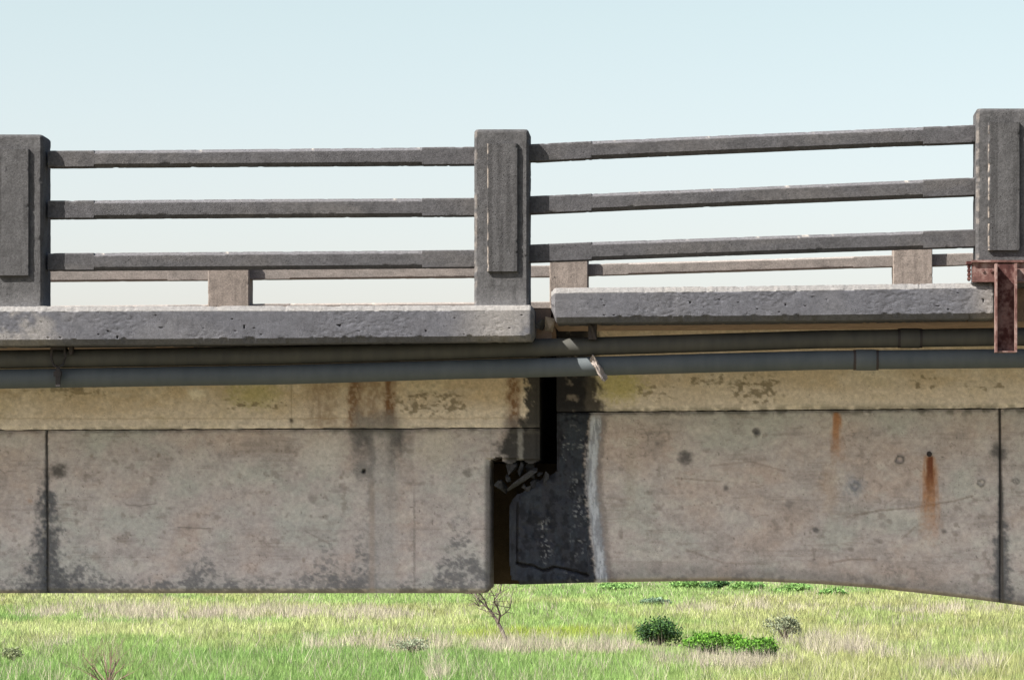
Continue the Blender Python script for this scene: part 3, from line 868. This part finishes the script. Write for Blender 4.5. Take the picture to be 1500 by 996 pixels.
PD, PDEP, RD, RTH = 0.06, 0.256, 0.138, 0.10
rx, rz = P(750, 447, PD)
NEAR = empty("bridge_railing", (rx, PD + .13, rz), "near dark grey concrete railing with three bars and raised panels on its posts", "railing", "concrete railings along both sides of the deck")
near_posts = [(-765, -681, 205, 462), (-21, 62.5, 197, 450), (694.5, 774.5, 189.5, 449), (1430, 1510, 159, 418), (2020, 2104, 140, 412)]
for i, (a, b, t, bt) in enumerate(near_posts):
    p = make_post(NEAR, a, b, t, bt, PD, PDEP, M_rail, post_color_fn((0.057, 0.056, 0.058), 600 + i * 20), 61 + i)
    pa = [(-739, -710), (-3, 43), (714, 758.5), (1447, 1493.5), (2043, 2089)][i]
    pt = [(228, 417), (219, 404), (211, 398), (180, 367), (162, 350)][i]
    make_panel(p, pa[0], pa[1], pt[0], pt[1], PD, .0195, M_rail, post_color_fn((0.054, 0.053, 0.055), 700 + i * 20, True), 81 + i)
left_r = [((221, 245), (215, 241)), ((294, 320), (290, 316)), ((371, 396), (366, 391.5))]
for k, ((a, b), (c, d)) in enumerate(left_r):
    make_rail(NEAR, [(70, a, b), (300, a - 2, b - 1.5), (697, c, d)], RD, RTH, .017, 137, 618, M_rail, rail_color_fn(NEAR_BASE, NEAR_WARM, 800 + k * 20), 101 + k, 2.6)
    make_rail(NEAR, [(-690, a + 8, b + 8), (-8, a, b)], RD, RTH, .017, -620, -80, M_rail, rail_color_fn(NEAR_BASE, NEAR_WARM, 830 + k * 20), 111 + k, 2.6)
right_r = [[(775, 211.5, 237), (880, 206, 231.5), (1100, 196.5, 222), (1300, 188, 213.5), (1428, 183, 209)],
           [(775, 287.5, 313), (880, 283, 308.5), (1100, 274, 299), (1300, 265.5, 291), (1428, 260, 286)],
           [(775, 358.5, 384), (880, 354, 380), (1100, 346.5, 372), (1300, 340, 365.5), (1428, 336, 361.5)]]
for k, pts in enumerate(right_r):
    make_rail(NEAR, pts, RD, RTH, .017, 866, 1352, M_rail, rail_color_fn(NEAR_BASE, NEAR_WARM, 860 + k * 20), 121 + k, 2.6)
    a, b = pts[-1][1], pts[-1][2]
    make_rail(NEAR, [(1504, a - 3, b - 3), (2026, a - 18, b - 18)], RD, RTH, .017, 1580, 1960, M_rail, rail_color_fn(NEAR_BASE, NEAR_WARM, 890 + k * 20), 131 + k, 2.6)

rx, rz = P(832, 546, FAR)
FARR = empty("bridge_railing", (rx, FAR + .13, rz), "far pinkish concrete railing across the deck, glimpsed below the near bars", "railing", "concrete railings along both sides of the deck")
far_posts = [(-205, -145, 374, 556), (304.5, 364.5, 373, 550), (805, 861, 363, 545), (1308.5, 1366, 344, 528), (1820, 1878, 330, 515)]
for i, (a, b, t, bt) in enumerate(far_posts):
    make_post(FARR, a, b, t, bt, FAR, .26, M_rail, post_color_fn((0.135, 0.114, 0.100), 900 + i * 20), 151 + i, .006)
far_bays = [[(-148, 397, 414), (307, 393, 410.5)], [(362, 392, 409.5), (808, 389, 405.5)], [(858, 387, 404), (1100, 380, 397), (1312, 374, 390.5)], [(1363, 372.5, 390), (1823, 358, 376)]]
for i, b in enumerate(far_bays):
    for k in range(3):
        make_rail(FARR, [(p, a + k * 53, c + k * 53) for p, a, c in b], FAR + .078, .10, .012, b[0][0] + 62, b[-1][0] - 62, M_rail, rail_color_fn(FAR_BASE, FAR_WARM, 950 + i * 9 + k), 171 + i * 3 + k, 6)

# ------------------------------------------------------------------ pipes
def pipe(label, mat, pts, d, collars, wob):
    cx, cz = P(750, np.interp(750, [p[0] for p in pts], [(p[1] + p[2]) / 2 for p in pts]), d)
    root = empty("pipe", (cx, d, cz), label, "pipe", "service pipes slung under the kerb")
    xs = [p[0] for p in pts]
    V = []; R = []
    g = np.arange(xs[0], xs[-1] + 1, 12.0)
    for px in g:
        t = np.interp(px, xs, [p[1] for p in pts]); b = np.interp(px, xs, [p[2] for p in pts])
        x, zt = P(px, t, d); _, zb = P(px, b, d)
        w = (vnoise(px / 260.0, 0, wob) - .5) * .003
        V.append((x, d, (zt + zb) / 2 + float(w))); R.append((zt - zb) / 2)
    m = MB(); m.tube(V, R, 28); m.build("pipe_run", mat, root, 60)
    for (c0, c1) in collars:
        cc = (c0 + c1) / 2
        t = np.interp(cc, xs, [p[1] for p in pts]); b = np.interp(cc, xs, [p[2] for p in pts])
        xa, zt = P(c0, t, d); xb, zb = P(c1, b, d)
        r = (zt - zb) / 2; zc = (zt + zb) / 2
        m = MB(); m.tube([(xa, d, zc), (xa + .006, d, zc), (xb - .006, d, zc), (xb, d, zc)], [r * 1.03, r * 1.10, r * 1.10, r * 1.03], 28)
        col = m.build("collar", mat, root, 40)
        for xx in (xa - .006, xb + .001):
            m = MB(); m.tube([(xx - .006, d, zc), (xx + .010, d, zc)], [r * 1.07, r * 1.07], 28)
            m.build("seal_ring", M_black, col, 40)
    return root
PIPE_D = 0.225
pipe("upper dark stained pipe tight under the kerb, with one sleeve near the rusty bracket", M_pipe_up,
     [(-1100, 522, 549), (0, 513, 540), (400, 507, 534), (650, 500.5, 527), (950, 491.5, 518), (1200, 484, 510.5), (1500, 480, 506.5), (2100, 474, 500)], PIPE_D, [(1318, 1348)], 1.3)
pipe("lower blue grey pipe running above the yellowed band, with a sleeve right of centre", M_pipe_lo,
     [(-1100, 550, 579), (0, 541, 569.5), (400, 535, 563.5), (650, 527.5, 555.5), (950, 520.5, 548.5), (1200, 514, 542), (1500, 511, 539), (2100, 506, 534)], PIPE_D + .005, [(1253, 1284)], 4.1)

# iron hangers
def hanger(label, px, y0, ya, yb, y1):
    x, z0 = P(px, y0, PIPE_D); _, za = P(px, ya, PIPE_D); _, zb = P(px, yb, PIPE_D); _, z1 = P(px, y1, PIPE_D)
    root = empty("pipe_hanger", (x, PIPE_D, z0), label, "pipe hanger", "iron pipe hangers")
    m = MB()
    dF = PIPE_D - .072
    r = (za - zb) / 2
    m.box(x - .036, x + .036, dF - .012, dF + .10, za - .005, z0)
    m.build("clip_plate", M_black, root)
    m = MB()
    m.tube([(x - .036, dF - .006, za + .02), (x - .040, dF - .01, za - r * .9), (x - .025, dF - .012, zb + r * .35), (x, dF - .012, zb + .004), (x + .027, dF - .012, zb + r * .35), (x + .042, dF - .01, za - r * .9), (x + .036, dF - .006, za + .02)], .0075, 8)
    m.build("strap", M_black, root)
    m = MB()
    m.box(x - .013, x + .013, dF - .020, dF - .004, z1, zb); m.box(x - .024, x + .020, dF - .024, dF - .002, zb - .045, zb - .015)
    m.build("drop_bar", M_black, root)
    m = MB(); m.box(x + .062, x + .082, dF - .01, dF + .05, za - .035, z0); m.build("spare_rod", M_black, root)
    return root
hanger("black iron hanger strap looped under the upper pipe near the left post", 89, 505, 512, 541, 567)
x, z0 = P(869, 470, .34); _, z1 = P(869, 500, .34)
m = MB(); m.box(x - .022, x + .022, .14, .35, z1, z0); 
m.tube([(x - .03, .15, z0 - .01), (x, .13, z0 - .05), (x + .02, .14, z1)], .010, 7)
tag(m.build("pipe_bracket", M_black), "short black iron bracket under the right kerb, just right of the sunlit pipe patch", "bracket")

# ------------------------------------------------------------------ rusty repair bracket at the right post
bx, bz = P(1470, 412, -.02)
BR = empty("steel_bracket", (bx, -.02, bz), "rusty steel bracket across the foot of the right post, its channel hanging down", "bracket")
xa, zt = P(1424, 383, -.01); xb, zb = P(1640, 412, -.01)
m = MB(); m.box(xa, xb, -.012, .055, zb, zt); m.box(xa - .004, xb, -.03, .058, zt - .006, zt + .006); m.box(xa - .001, xb, -.022, .05, zb - .005, zb + .004)
m.build("cross_beam", M_rust, BR)
xl, zt2 = P(1458, 386, -.1); xr, zb2 = P(1489.5, 516, -.1)
m = MB(); m.box(xl, xr, -.034, -.026, zb2, zt2); m.build("channel_web", M_rust_d, BR)  # darker steel puts the flange's shadow into the web's colour
m = MB(); m.box(xl, xl + .010, -.118, -.0345, zb2, zt2); m.build("channel_flange", M_rust, BR)
m = MB(); m.box(xr - .011, xr, -.118, -.0345, zb2, zt2); m.build("channel_flange", M_rust, BR)
m = MB(); m.box(xl + .0105, xr - .0115, -.10, -.0345, zb2, zb2 + .008); m.build("foot_plate", M_rust, BR)
m = MB()
xq, zq = P(1417, 384, 0); 
m.box(xq - .006, xa - .002, -.02, .05, zq - .012, zq + .004)
for k in range(4):
    m.tube([(xq + .01, -.01, zq - .02 - k * .024), (xq + .012, .04, zq - .024 - k * .024)], .011, 8)
m.build("threaded_rod", M_rust_d, BR)
for k, (px, py) in enumerate(((1440, 397),(1452,397))):
    x, z = P(px, py, -.01)
    m = MB(); m.tube([(x, -.011, z), (x, -.020, z)], .009, 6); m.build("bolt", M_rust_d, BR)

# ------------------------------------------------------------------ loose rubble lodged in the joint
def chunk(px, py, d, sx, sy, sz, rot, label, mat=M_rubble, seed=0, name="rubble_piece", cat="rubble", group="broken pieces wedged in the joint"):
    r = random.Random(seed)
    bm = bmesh.new()
    for i in range(13 if cat != "bar" else 30):
        v = Vector((r.uniform(-1, 1), r.uniform(-1, 1), r.uniform(-1, 1)))
        v = v / max(abs(v.x), abs(v.y), abs(v.z)) * (r.uniform(.6, 1.08) if cat != "bar" else r.uniform(.93, 1))
        bm.verts.new((v.x * sx, v.y * sy, v.z * sz))
    res = bmesh.ops.convex_hull(bm, input=bm.verts[:])
    bmesh.ops.delete(bm, geom=[v for v in bm.verts if not v.link_faces], context='VERTS')
    me = bpy.data.meshes.new(name); bm.to_mesh(me); bm.free()
    o = link_mesh(name, me, mat)
    x, z = P(px, py, d)
    o.location = (x, d, z); o.rotation_euler = (r.uniform(-.3, .3), -rot, r.uniform(-.3, .3))
    return tag(o, label, cat, group)
D0 = WD + .06
chunk(765, 702, D0 - .03, .115, .05, .017, math.radians(36), "long grey bar lying diagonally across the rubble in the joint", seed=3, name="broken_bar", cat="bar")
chunk(752, 687, D0 + .02, .035, .06, .042, .3, "pale upright shard on the left, tucked under the dark nib", seed=4)
chunk(764, 686, D0 + .03, .018, .05, .045, -.25, "thin upright splinter beside the pale shard under the nib", seed=5)
chunk(776, 685, D0 + .06, .03, .06, .035, .5, "small angular stone touching the underside of the nib", seed=6)
chunk(800, 703, D0 - .01, .022, .05, .055, .05, "upright narrow block standing on the right side of the rubble", seed=7)
chunk(786, 708, D0 + .0, .035, .06, .03, -.5, "dark wedge below the upper end of the diagonal bar", seed=8)
chunk(735, 710, D0 + .04, .035, .06, .035, .7, "lowest loose stone at the far left, over the open gap", seed=9)
chunk(775, 716, D0 - .005, .03, .05, .022, .3, "flat stone resting on the lower ledge beneath the diagonal bar", seed=10)
for px, py, a, b, rot, sd, lb in ((744, 700, .018, .02, .4, 31, "small shard in the dark just left of the pale upright shard"), (757, 709, .016, .013, -.3, 32, "small chip under the lower end of the diagonal bar"),
                           (790, 694, .02, .014, .8, 33, "small chip above the right end of the diagonal bar"), (781, 699, .014, .012, .2, 34, "tiny fragment resting on the middle of the diagonal bar"),
                           (768, 713, .016, .018, .9, 35, "small angular fragment against the flat stone on the ledge")):
    chunk(px, py, D0 - .02, a, .03, b, rot, lb, seed=sd)
# broken concrete in the kerb gap
chunk(806, 476, .30, .030, .06, .055, -.3, "pale broken lump of concrete between the ends of the two kerbs", mat=concrete("fresh_concrete", (.33, .28, .24), .25, 30, 160, .5), seed=14, group=None)
chunk(792, 474, .26, .022, .09, .045, -.35, "dark jagged lump at the broken end of the left kerb", mat=M_rubble, seed=15, group=None)

# pale ragged scrap added over the lower pipe to enlarge and brighten its sun patch
def scrap(pts, d, name, label, cat, seed):
    V = []; nu, nv = 16, 9
    (x0, y0), (x1, y1), wd = pts
    for i in range(nu + 1):
        for j in range(nv + 1):
            u = i / nu; v = j / nv - .5
            rag = 1 + .9 * (float(fbm(u * 5, seed, 0, 3, seed)) - .5) * 2
            px = x0 + (x1 - x0) * u + v * wd * .62 * rag; py = y0 + (y1 - y0) * u - v * wd * .78 * rag
            x, z = P(px, py, d)
            V.append((x, d - .012 - .05 * (float(fbm(u * 4, v * 4, 2, 3, seed + 3)) - .5) - .02 * math.sin(v * 3 + u * 4), z))
    F = [(i * (nv + 1) + j, (i + 1) * (nv + 1) + j, (i + 1) * (nv + 1) + j + 1, i * (nv + 1) + j + 1) for i in range(nu) for j in range(nv)]
    o = np_mesh(name, np.array(V), np.array(F), M_scrap, None, None, 30)
    so = o.modifiers.new("thickness", 'SOLIDIFY'); so.thickness = .004
    return tag(o, label, cat)
M_scrap = concrete("sun_patch_scrap", (.22, .19, .175), .3, 60, 200, .6)
scrap(((866, 523), (888, 557), 8), .150, "sun_patch_scrap", "pale ragged scrap added on the lower pipe to enlarge its sunlit patch", "scrap", 12)

# ------------------------------------------------------------------ ground
def ground_pt(px, py):
    L = ZC * FPX / (py - VY)
    return XC + (px - VX) * L / FPX, L - DIST

m, N, L_, B = mat_new("meadow_soil")
tc = N.new("ShaderNodeTexCoord")
n1 = N.new("ShaderNodeTexNoise"); n1.inputs["Scale"].default_value = .06; n1.inputs["Detail"].default_value = 8
n2 = N.new("ShaderNodeTexNoise"); n2.inputs["Scale"].default_value = 1.2; n2.inputs["Detail"].default_value = 8
L_.new(tc.outputs["Object"], n1.inputs["Vector"]); L_.new(tc.outputs["Object"], n2.inputs["Vector"])
ad = N.new("ShaderNodeMath"); ad.operation = 'ADD'; L_.new(n1.outputs[0], ad.inputs[0]); L_.new(n2.outputs[0], ad.inputs[1])
rp = N.new("ShaderNodeValToRGB")
rp.color_ramp.elements[0].position = .38; rp.color_ramp.elements[0].color = (.115, .115, .065, 1)
rp.color_ramp.elements[1].position = .62; rp.color_ramp.elements[1].color = (.215, .19, .14, 1)
hf = N.new("ShaderNodeMath"); hf.operation = 'MULTIPLY'; hf.inputs[1].default_value = .5; L_.new(ad.outputs[0], hf.inputs[0])
L_.new(hf.outputs[0], rp.inputs[0]); L_.new(rp.outputs[0], B.inputs["Base Color"])
B.inputs["Roughness"].default_value = 1.0
B.inputs["Specular IOR Level"].default_value = 0.0
M_soil = m
G = 6000.0
gm = bpy.data.meshes.new("ground")
gm.from_pydata([(-G, -G, 0), (G, -G, 0), (G, G, 0), (-G, G, 0)], [], [(0, 1, 2, 3)])
tag(link_mesh("ground", gm, M_soil), kind="structure")

# ------------------------------------------------------------------ vegetation
def leaf_mat(name, trans=.35):
    m, N, L, B = mat_new(name)
    at = N.new("ShaderNodeVertexColor"); at.layer_name = "tint"
    L.new(at.outputs[0], B.inputs["Base Color"]); B.inputs["Roughness"].default_value = .8
    B.inputs["Specular IOR Level"].default_value = .15
    tr = N.new("ShaderNodeBsdfTranslucent"); L.new(at.outputs[0], tr.inputs[0])
    mx = N.new("ShaderNodeMixShader"); mx.inputs[0].default_value = trans
    L.new(B.outputs[0], mx.inputs[1]); L.new(tr.outputs[0], mx.inputs[2])
    L.new(mx.outputs[0], N["Material Output"].inputs[0])
    return m
M_grass = leaf_mat("grass_blades"); M_leaf = leaf_mat("leaves", .25)
M_twig = pipe_mat("bark", (0.10, 0.075, 0.055), (0.20, 0.16, 0.125))
M_twig_d = pipe_mat("dry_twig", (0.16, 0.11, 0.085), (0.30, 0.22, 0.18))

def blades(px, py, h, w, col, lean=.35):
    n = len(px)
    X, Y = ground_pt(px, py)
    ang = rng.uniform(0, np.pi, n)
    dx = np.cos(ang) * w * .5; dy = np.sin(ang) * w * .5
    tx = rng.normal(0, lean, n) * h; ty = rng.normal(0, lean, n) * h
    V = np.zeros((n, 3, 3))
    V[:, 0] = np.stack([X - dx, Y - dy, np.zeros(n) - .01], -1)
    V[:, 1] = np.stack([X + dx, Y + dy, np.zeros(n) - .01], -1)
    V[:, 2] = np.stack([X + tx, Y + ty, h], -1)
    C = np.repeat(col[:, None, :], 3, 1)
    return V.reshape(-1, 3), C.reshape(-1, 3)

def g_patch(px, py, x, y, rx, ry, seed, soft=1.0):
    n = fbm(px / 40, py / 9, 0, 4, seed)
    d = ((px - x) / rx) ** 2 + ((py - y) / ry) ** 2
    return sstep(1.2, .5, d + (n - .5) * 2 * soft)

def grass_field(n):
    py = 843 + (1016 - 843) * rng.random(n)
    px = rng.uniform(-420, 1920, n)
    L = ZC * FPX / (py - VY)
    n1 = fbm(px / 160, py / 16, 0, 4, 1001); n2 = fbm(px / 40, py / 7, 0, 4, 1002); n3 = rng.random(n)
    YG = np.array((.26, .32, .115)); GR = np.array((.145, .26, .07)); OL = np.array((.245, .25, .10)); PALE = np.array((.355, .40, .17)); DRY = np.array((.36, .345, .255))
    C = np.ones((n, 3)) * YG
    C = blend(C, sstep(.42, .62, n1) * .7, PALE)
    C = blend(C, sstep(.54, .68, n2) * .6, OL)
    C = blend(C, sstep(.50, .36, n1) * .55, GR * 1.25)
    # measured patches
    C = blend(C, sstep(935, 975, py + (n1 - .5) * 70) * sstep(1060, 700, px) * .8, GR)
    C = blend(C, g_patch(px, py, 20, 907, 60, 7, 1010) * .85, GR)
    C = blend(C, g_patch(px, py, 150, 915, 90, 6, 1011) * .6, GR)
    C = blend(C, g_patch(px, py, 470, 962, 300, 12, 1012) * .6, GR)
    C = blend(C, g_patch(px, py, 160, 925, 320, 10, 1013) * .8, PALE)
    C = blend(C, g_patch(px, py, 330, 918, 330, 6, 1014) * .6, PALE)
    C = blend(C, g_patch(px, py, 800, 932, 160, 10, 1015) * .8, np.array((.25, .31, .045)))
    C = blend(C, g_patch(px, py, 560, 940, 90, 9, 1016) * .6, np.array((.20, .28, .045)))
    C = blend(C, g_patch(px, py, 1000, 862, 330, 13, 1017) * .75, np.array((.17, .29, .085)))
    C = blend(C, g_patch(px, py, 1420, 955, 140, 14, 1018) * .65, GR * 1.2)
    C = blend(C, sstep(950, 1150, px) * sstep(860, 885, py) * .45, np.array((.29, .29, .125)))
    dry = np.maximum.reduce([g_patch(px, py, 250, 899, 210, 10, 1020), g_patch(px, py, 470, 902, 150, 9, 1021) * .8, g_patch(px, py, 60, 903, 50, 4, 1022) * .8,
                             g_patch(px, py, 820, 952, 130, 10, 1023), g_patch(px, py, 560, 950, 110, 9, 1024) * .9, g_patch(px, py, 1060, 975, 90, 14, 1025) * .7,
                             g_patch(px, py, 1210, 945, 70, 16, 1026) * .6, g_patch(px, py, 1260, 962, 60, 8, 1027) * .7, g_patch(px, py, 1420, 985, 70, 9, 1028) * .5,
                             g_patch(px, py, 640, 985, 20, 22, 1029) * .7, g_patch(px, py, 80, 948, 30, 5, 1030) * .4,
                             g_patch(px, py, 1080, 893, 110, 5, 1031) * .5, g_patch(px, py, 1400, 897, 120, 6, 1032) * .45])
    nq = fbm(px / 22, py / 3.5, 0, 4, 1041)
    isdry = rng.random(n) < np.clip(dry * (.05 + 1.1 * sstep(.36, .62, nq)), 0, .6) + .09 * sstep(.48, .65, nq)
    C[isdry] = DRY
    hue = fbm(px / 60, py / 10, 0, 3, 1040)
    C[isdry] = C[isdry] * (np.array((1, .95, .97)) + (hue[isdry] - .5)[:, None] * np.array((.2, .1, .3)))
    C[rng.random(n) < .08] *= .5
    C = C * (.68 + .64 * n3)[:, None] * (.55 + .9 * fbm(px / 14, py / 2.5, 0, 4, 1042))[:, None]
    hh = (.14 + .26 * rng.random(n) ** 1.5) * (.45 + 1.1 * fbm(px / 18, py / 3.0, 0, 3, 1043))
    low = np.maximum.reduce([np.exp(-(((px - a) / b) ** 2 + ((py - c) / d) ** 2) ** 2) for a, b, c, d in ((965, 44, 948, 9), (1050, 44, 962, 9), (1112, 40, 965, 9), (1150, 40, 938, 7), (741, 14, 943, 6), (22, 20, 967, 7), (598, 30, 957, 6), (158, 70, 1004, 10))])
    hh = hh * (1 - .7 * low)
    hh[isdry] *= 2.1
    grow = np.clip(L / 130, .8, 2.2)
    w = (.018 + .024 * rng.random(n)) * grow
    w[isdry] *= .75
    return blades(px, py, hh, w, C)
V, C = grass_field(700000)
F = np.arange(len(V)).reshape(-1, 3)
tag(np_mesh("meadow_grass", V, F, M_grass, None, C, 0), "tall mixed green, yellow and dry grass covering the low field under the bridge", "grass", kind="stuff")

def bush(px, py, wpx, hpx, label, cols, n=2600, leaf=.07, stems=7, group=None, twig=M_twig, lumps=9, flat=1.0, name="bush", cat="bush"):
    X, Y = ground_pt(px, py)
    L = Y + DIST
    w = wpx * L / FPX / 2; h = hpx * L / FPX
    root = empty(name, (X, Y, 0), label, cat, group)
    m = MB()
    cen = []
    for i in range(lumps):
        a = rng.uniform(0, 2 * np.pi); r = rng.uniform(.1, .75)
        c = np.array([np.cos(a) * r * w, np.sin(a) * r * w, h * rng.uniform(.3, .78) * (1 - .35 * r * r) * flat])
        cen.append((c, rng.uniform(.2, .42)))
    for i in range(stems):
        c, _ = cen[i % lumps]
        s = 1.15
        m.tube([(X, Y, -.02), (X + c[0] * .4, Y + c[1] * .4, c[2] * .55), (X + c[0] * s, Y + c[1] * s, c[2] * s)], [.025, .018, .006], 5)
    m.build("stem", twig, root)
    k = rng.integers(0, lumps, n)
    c = np.array([q[0] for q in cen])[k]; s = np.array([q[1] for q in cen])[k]
    u = rng.normal(size=(n, 3)); u /= np.linalg.norm(u, axis=1)[:, None]
    rr = rng.random(n) ** .45 * (0.75 + .45 * rng.random(n) + .5 * rng.random(n) ** 5)
    p = c + u * (rr * s)[:, None] * np.array([w, w, h * .8])
    p[:, 2] = np.clip(p[:, 2], .02, None)
    p += np.array([X, Y, 0])
    a = rng.normal(size=(n, 3)); a /= np.linalg.norm(a, axis=1)[:, None]
    b = np.cross(a, rng.normal(size=(n, 3))); b /= np.linalg.norm(b, axis=1)[:, None]
    sz = leaf * rng.uniform(.6, 1.4, n)[:, None]
    V = np.stack([p - a * sz, p + b * sz * .5, p + a * sz, p - b * sz * .5], 1).reshape(-1, 3)
    cc = np.array(cols)[rng.integers(0, len(cols), n)] * rng.uniform(.6, 1.35, n)[:, None]
    np_mesh("foliage", V, np.arange(4 * n).reshape(-1, 4), M_leaf, root, np.repeat(cc, 4, 0), 0)
    return root

DG = [(.035, .075, .03), (.045, .10, .03), (.03, .06, .035)]
BGN = [(.085, .20, .025), (.11, .24, .03), (.06, .14, .022)]
GGR = [(.17, .19, .12), (.13, .16, .10), (.20, .20, .15)]
bush(965, 946, 74, 46, "dense dark green bush standing alone in the field below the right span", DG + [(.06, .13, .03), (.08, .16, .035)], 6500, .055, lumps=16, group="bushes in the field")
bush(1045, 958, 110, 34, "bright green low thicket beside the dark bush", BGN, 6000, .06, lumps=16, flat=.9, group="bushes in the field")
bush(1108, 963, 92, 32, "bright green thicket with dark gaps, at the right end of the creeper patch", BGN, 5000, .06, lumps=15, flat=.9, group="bushes in the field")
bush(1150, 936, 70, 40, "thin grey green shrub behind the bright thickets", [(.24, .26, .17), (.19, .22, .14), (.15, .17, .11)], 1500, .05, lumps=14, stems=14, group="bushes in the field")
bush(962, 887, 46, 12, "grey green clump far behind the dark bush", [(.15, .22, .14), (.12, .19, .12)], 1600, .12, group="bushes in the field")
bush(20, 968, 40, 24, "small olive shrub by the left edge of the photo", [(.22, .25, .14), (.17, .20, .10)], 600, .05, lumps=12, stems=9, group="bushes in the field")
bush(602, 957, 66, 26, "sparse grey green shrub among the dry stalks left of the bare tree", [(.22, .25, .17), (.17, .21, .13), (.25, .27, .19)], 650, .05, lumps=14, stems=12, group="bushes in the field")
for i, (a, b, w, h, lb) in enumerate(((1000, 863, 60, 16, "leftmost leafy bush in the row just under the right span's low edge"), (1045, 864, 50, 18, "dark bush in the middle of the row under the right span's low edge"),
                                  (1095, 865, 62, 15, "bright leafy bush in the row under the right span, next to the dark one"), (1160, 868, 66, 14, "low leafy bush in the row, second from its right end"),
                                  (1225, 873, 60, 12, "rightmost low bush in the row beneath the rising curve"), (905, 864, 66, 11, "low bush under the blackened end of the right span"))):
    bush(a, b, w, h, lb, ([(.06, .12, .05), (.08, .17, .06), (.10, .2, .06)] if i == 1 else [(.13, .26, .075), (.16, .29, .08), (.19, .31, .10)]), 2200, .12, lumps=14, group="bushes in the field")

# bare trees and twiggy shrubs
M_twig_r = pipe_mat("reddish_twig", (0.11, 0.068, 0.05), (0.20, 0.135, 0.105))
def bare_tree(px, py, hpx, label, lean, seed, mat, r0, levels=4, spread=.55, name="bare_tree", cat="tree", trunks=1):
    r = random.Random(seed)
    X, Y = ground_pt(px, py); L = Y + DIST
    h = hpx * L / FPX
    root = empty(name, (X, Y, 0), label, cat)
    tr, cr = MB(), MB()
    def grow(p, d, ln, rad, lev, mb):
        pts = [p]; q = p.copy(); dd = d.copy(); rads = [rad]
        for i in range(4):
            dd = (dd + Vector((r.gauss(0, .13), r.gauss(0, .13), r.gauss(.03, .1)))).normalized()
            q = q + dd * ln / 4; pts.append(q.copy()); rads.append(rad * (1 - .13 * (i + 1)))
        mb.tube(pts, rads, 6 if lev < 2 else 4)
        if lev >= levels: return
        for k in range(r.choice((2, 3, 3))):
            i = r.randint(2, 4)
            nd = (dd + Vector((r.gauss(0, spread), r.gauss(0, spread), r.gauss(.1, spread * .6)))).normalized()
            grow(pts[i], nd, ln * r.uniform(.55, .8), rads[i] * .62, lev + 1, cr)
    for t in range(trunks):
        d0 = Vector((lean[0] + r.gauss(0, .05 if trunks == 1 else .5), r.gauss(0, .1 if trunks == 1 else .4), 1)).normalized()
        grow(Vector((X, Y, -.05)), d0, h * (.42 if trunks == 1 else .5), r0, 0 if trunks == 1 else 1, tr)
    tr.build("trunk", mat, root); cr.build("crown", mat, root)
    return root
def field_tree(label, base, trunk, limbs, twigs, seed):
    r = random.Random(seed)
    X, Y = ground_pt(*base); k = (Y + DIST) / FPX
    root = empty("bare_tree", (X, Y, 0), label, "tree")
    def w(p, dy=0.0): return Vector((X + (p[0] - base[0]) * k, Y + dy, (base[1] - p[1]) * k))
    mt, mc = MB(), MB()
    n = len(trunk)
    tp = [w(p, i * .05) for i, p in enumerate(trunk)]
    mt.tube(tp, [.085 - .075 * i / (n - 1) for i in range(n)], 7)
    ends = []
    for j, lm in enumerate(limbs):
        q = [w(p, (.12 * i) * (1 if j % 2 else -1) + .1) for i, p in enumerate(lm)]
        mc.tube(q, [max(.010, (.048 if j == 0 else .026) * (1 - i / len(q))) for i in range(len(q))], 6)
        ends += q[1:]
    ends += tp[3:]
    for i in range(twigs):
        a = r.choice(ends); d = Vector((r.gauss(-.15, .6), r.gauss(0, .5), abs(r.gauss(.35, .5))))
        p2 = a + d * r.uniform(.15, .42); p3 = p2 + (d + Vector((r.gauss(0, .5), r.gauss(0, .4), r.gauss(.1, .3)))) * r.uniform(.1, .3)
        mc.tube([a, p2, p3], [.014, .010, .005], 4)
    mt.build("trunk", M_twig_b, root); mc.build("crown", M_twig_b, root)
    root.scale = (1.15, 1.15, 1.2)
M_twig_b = pipe_mat("dark_bark", (0.055, 0.042, 0.034), (0.12, 0.095, 0.08))
field_tree("leaning leafless young tree in the field directly below the open joint", (742, 945),
           [(742, 946), (740, 936), (735, 925), (729, 914), (722, 904), (714, 896), (706, 889), (697, 882)],
           [[(731, 917), (734, 908), (731, 899), (727, 892), (727, 884), (722, 876)], [(714, 896), (706, 897), (699, 893)], [(718, 900), (714, 889), (705, 878), (696, 873)],
            [(727, 888), (733, 880), (735, 872)], [(733, 910), (741, 905), (747, 899)], [(706, 889), (700, 880), (703, 870)]], 70, 4)
bare_tree(158, 1004, 92, "reddish leafless twiggy shrub in the near grass at lower left", (0, 0), 5, M_twig_r, .020, 4, .5, "bare_shrub", "shrub", 13)
bare_tree(1375, 990, 34, "small grey twiggy shrub in the olive grass at lower right", (0, 0), 8, M_twig_d, .014, 3, .5, "bare_shrub", "shrub", 5)
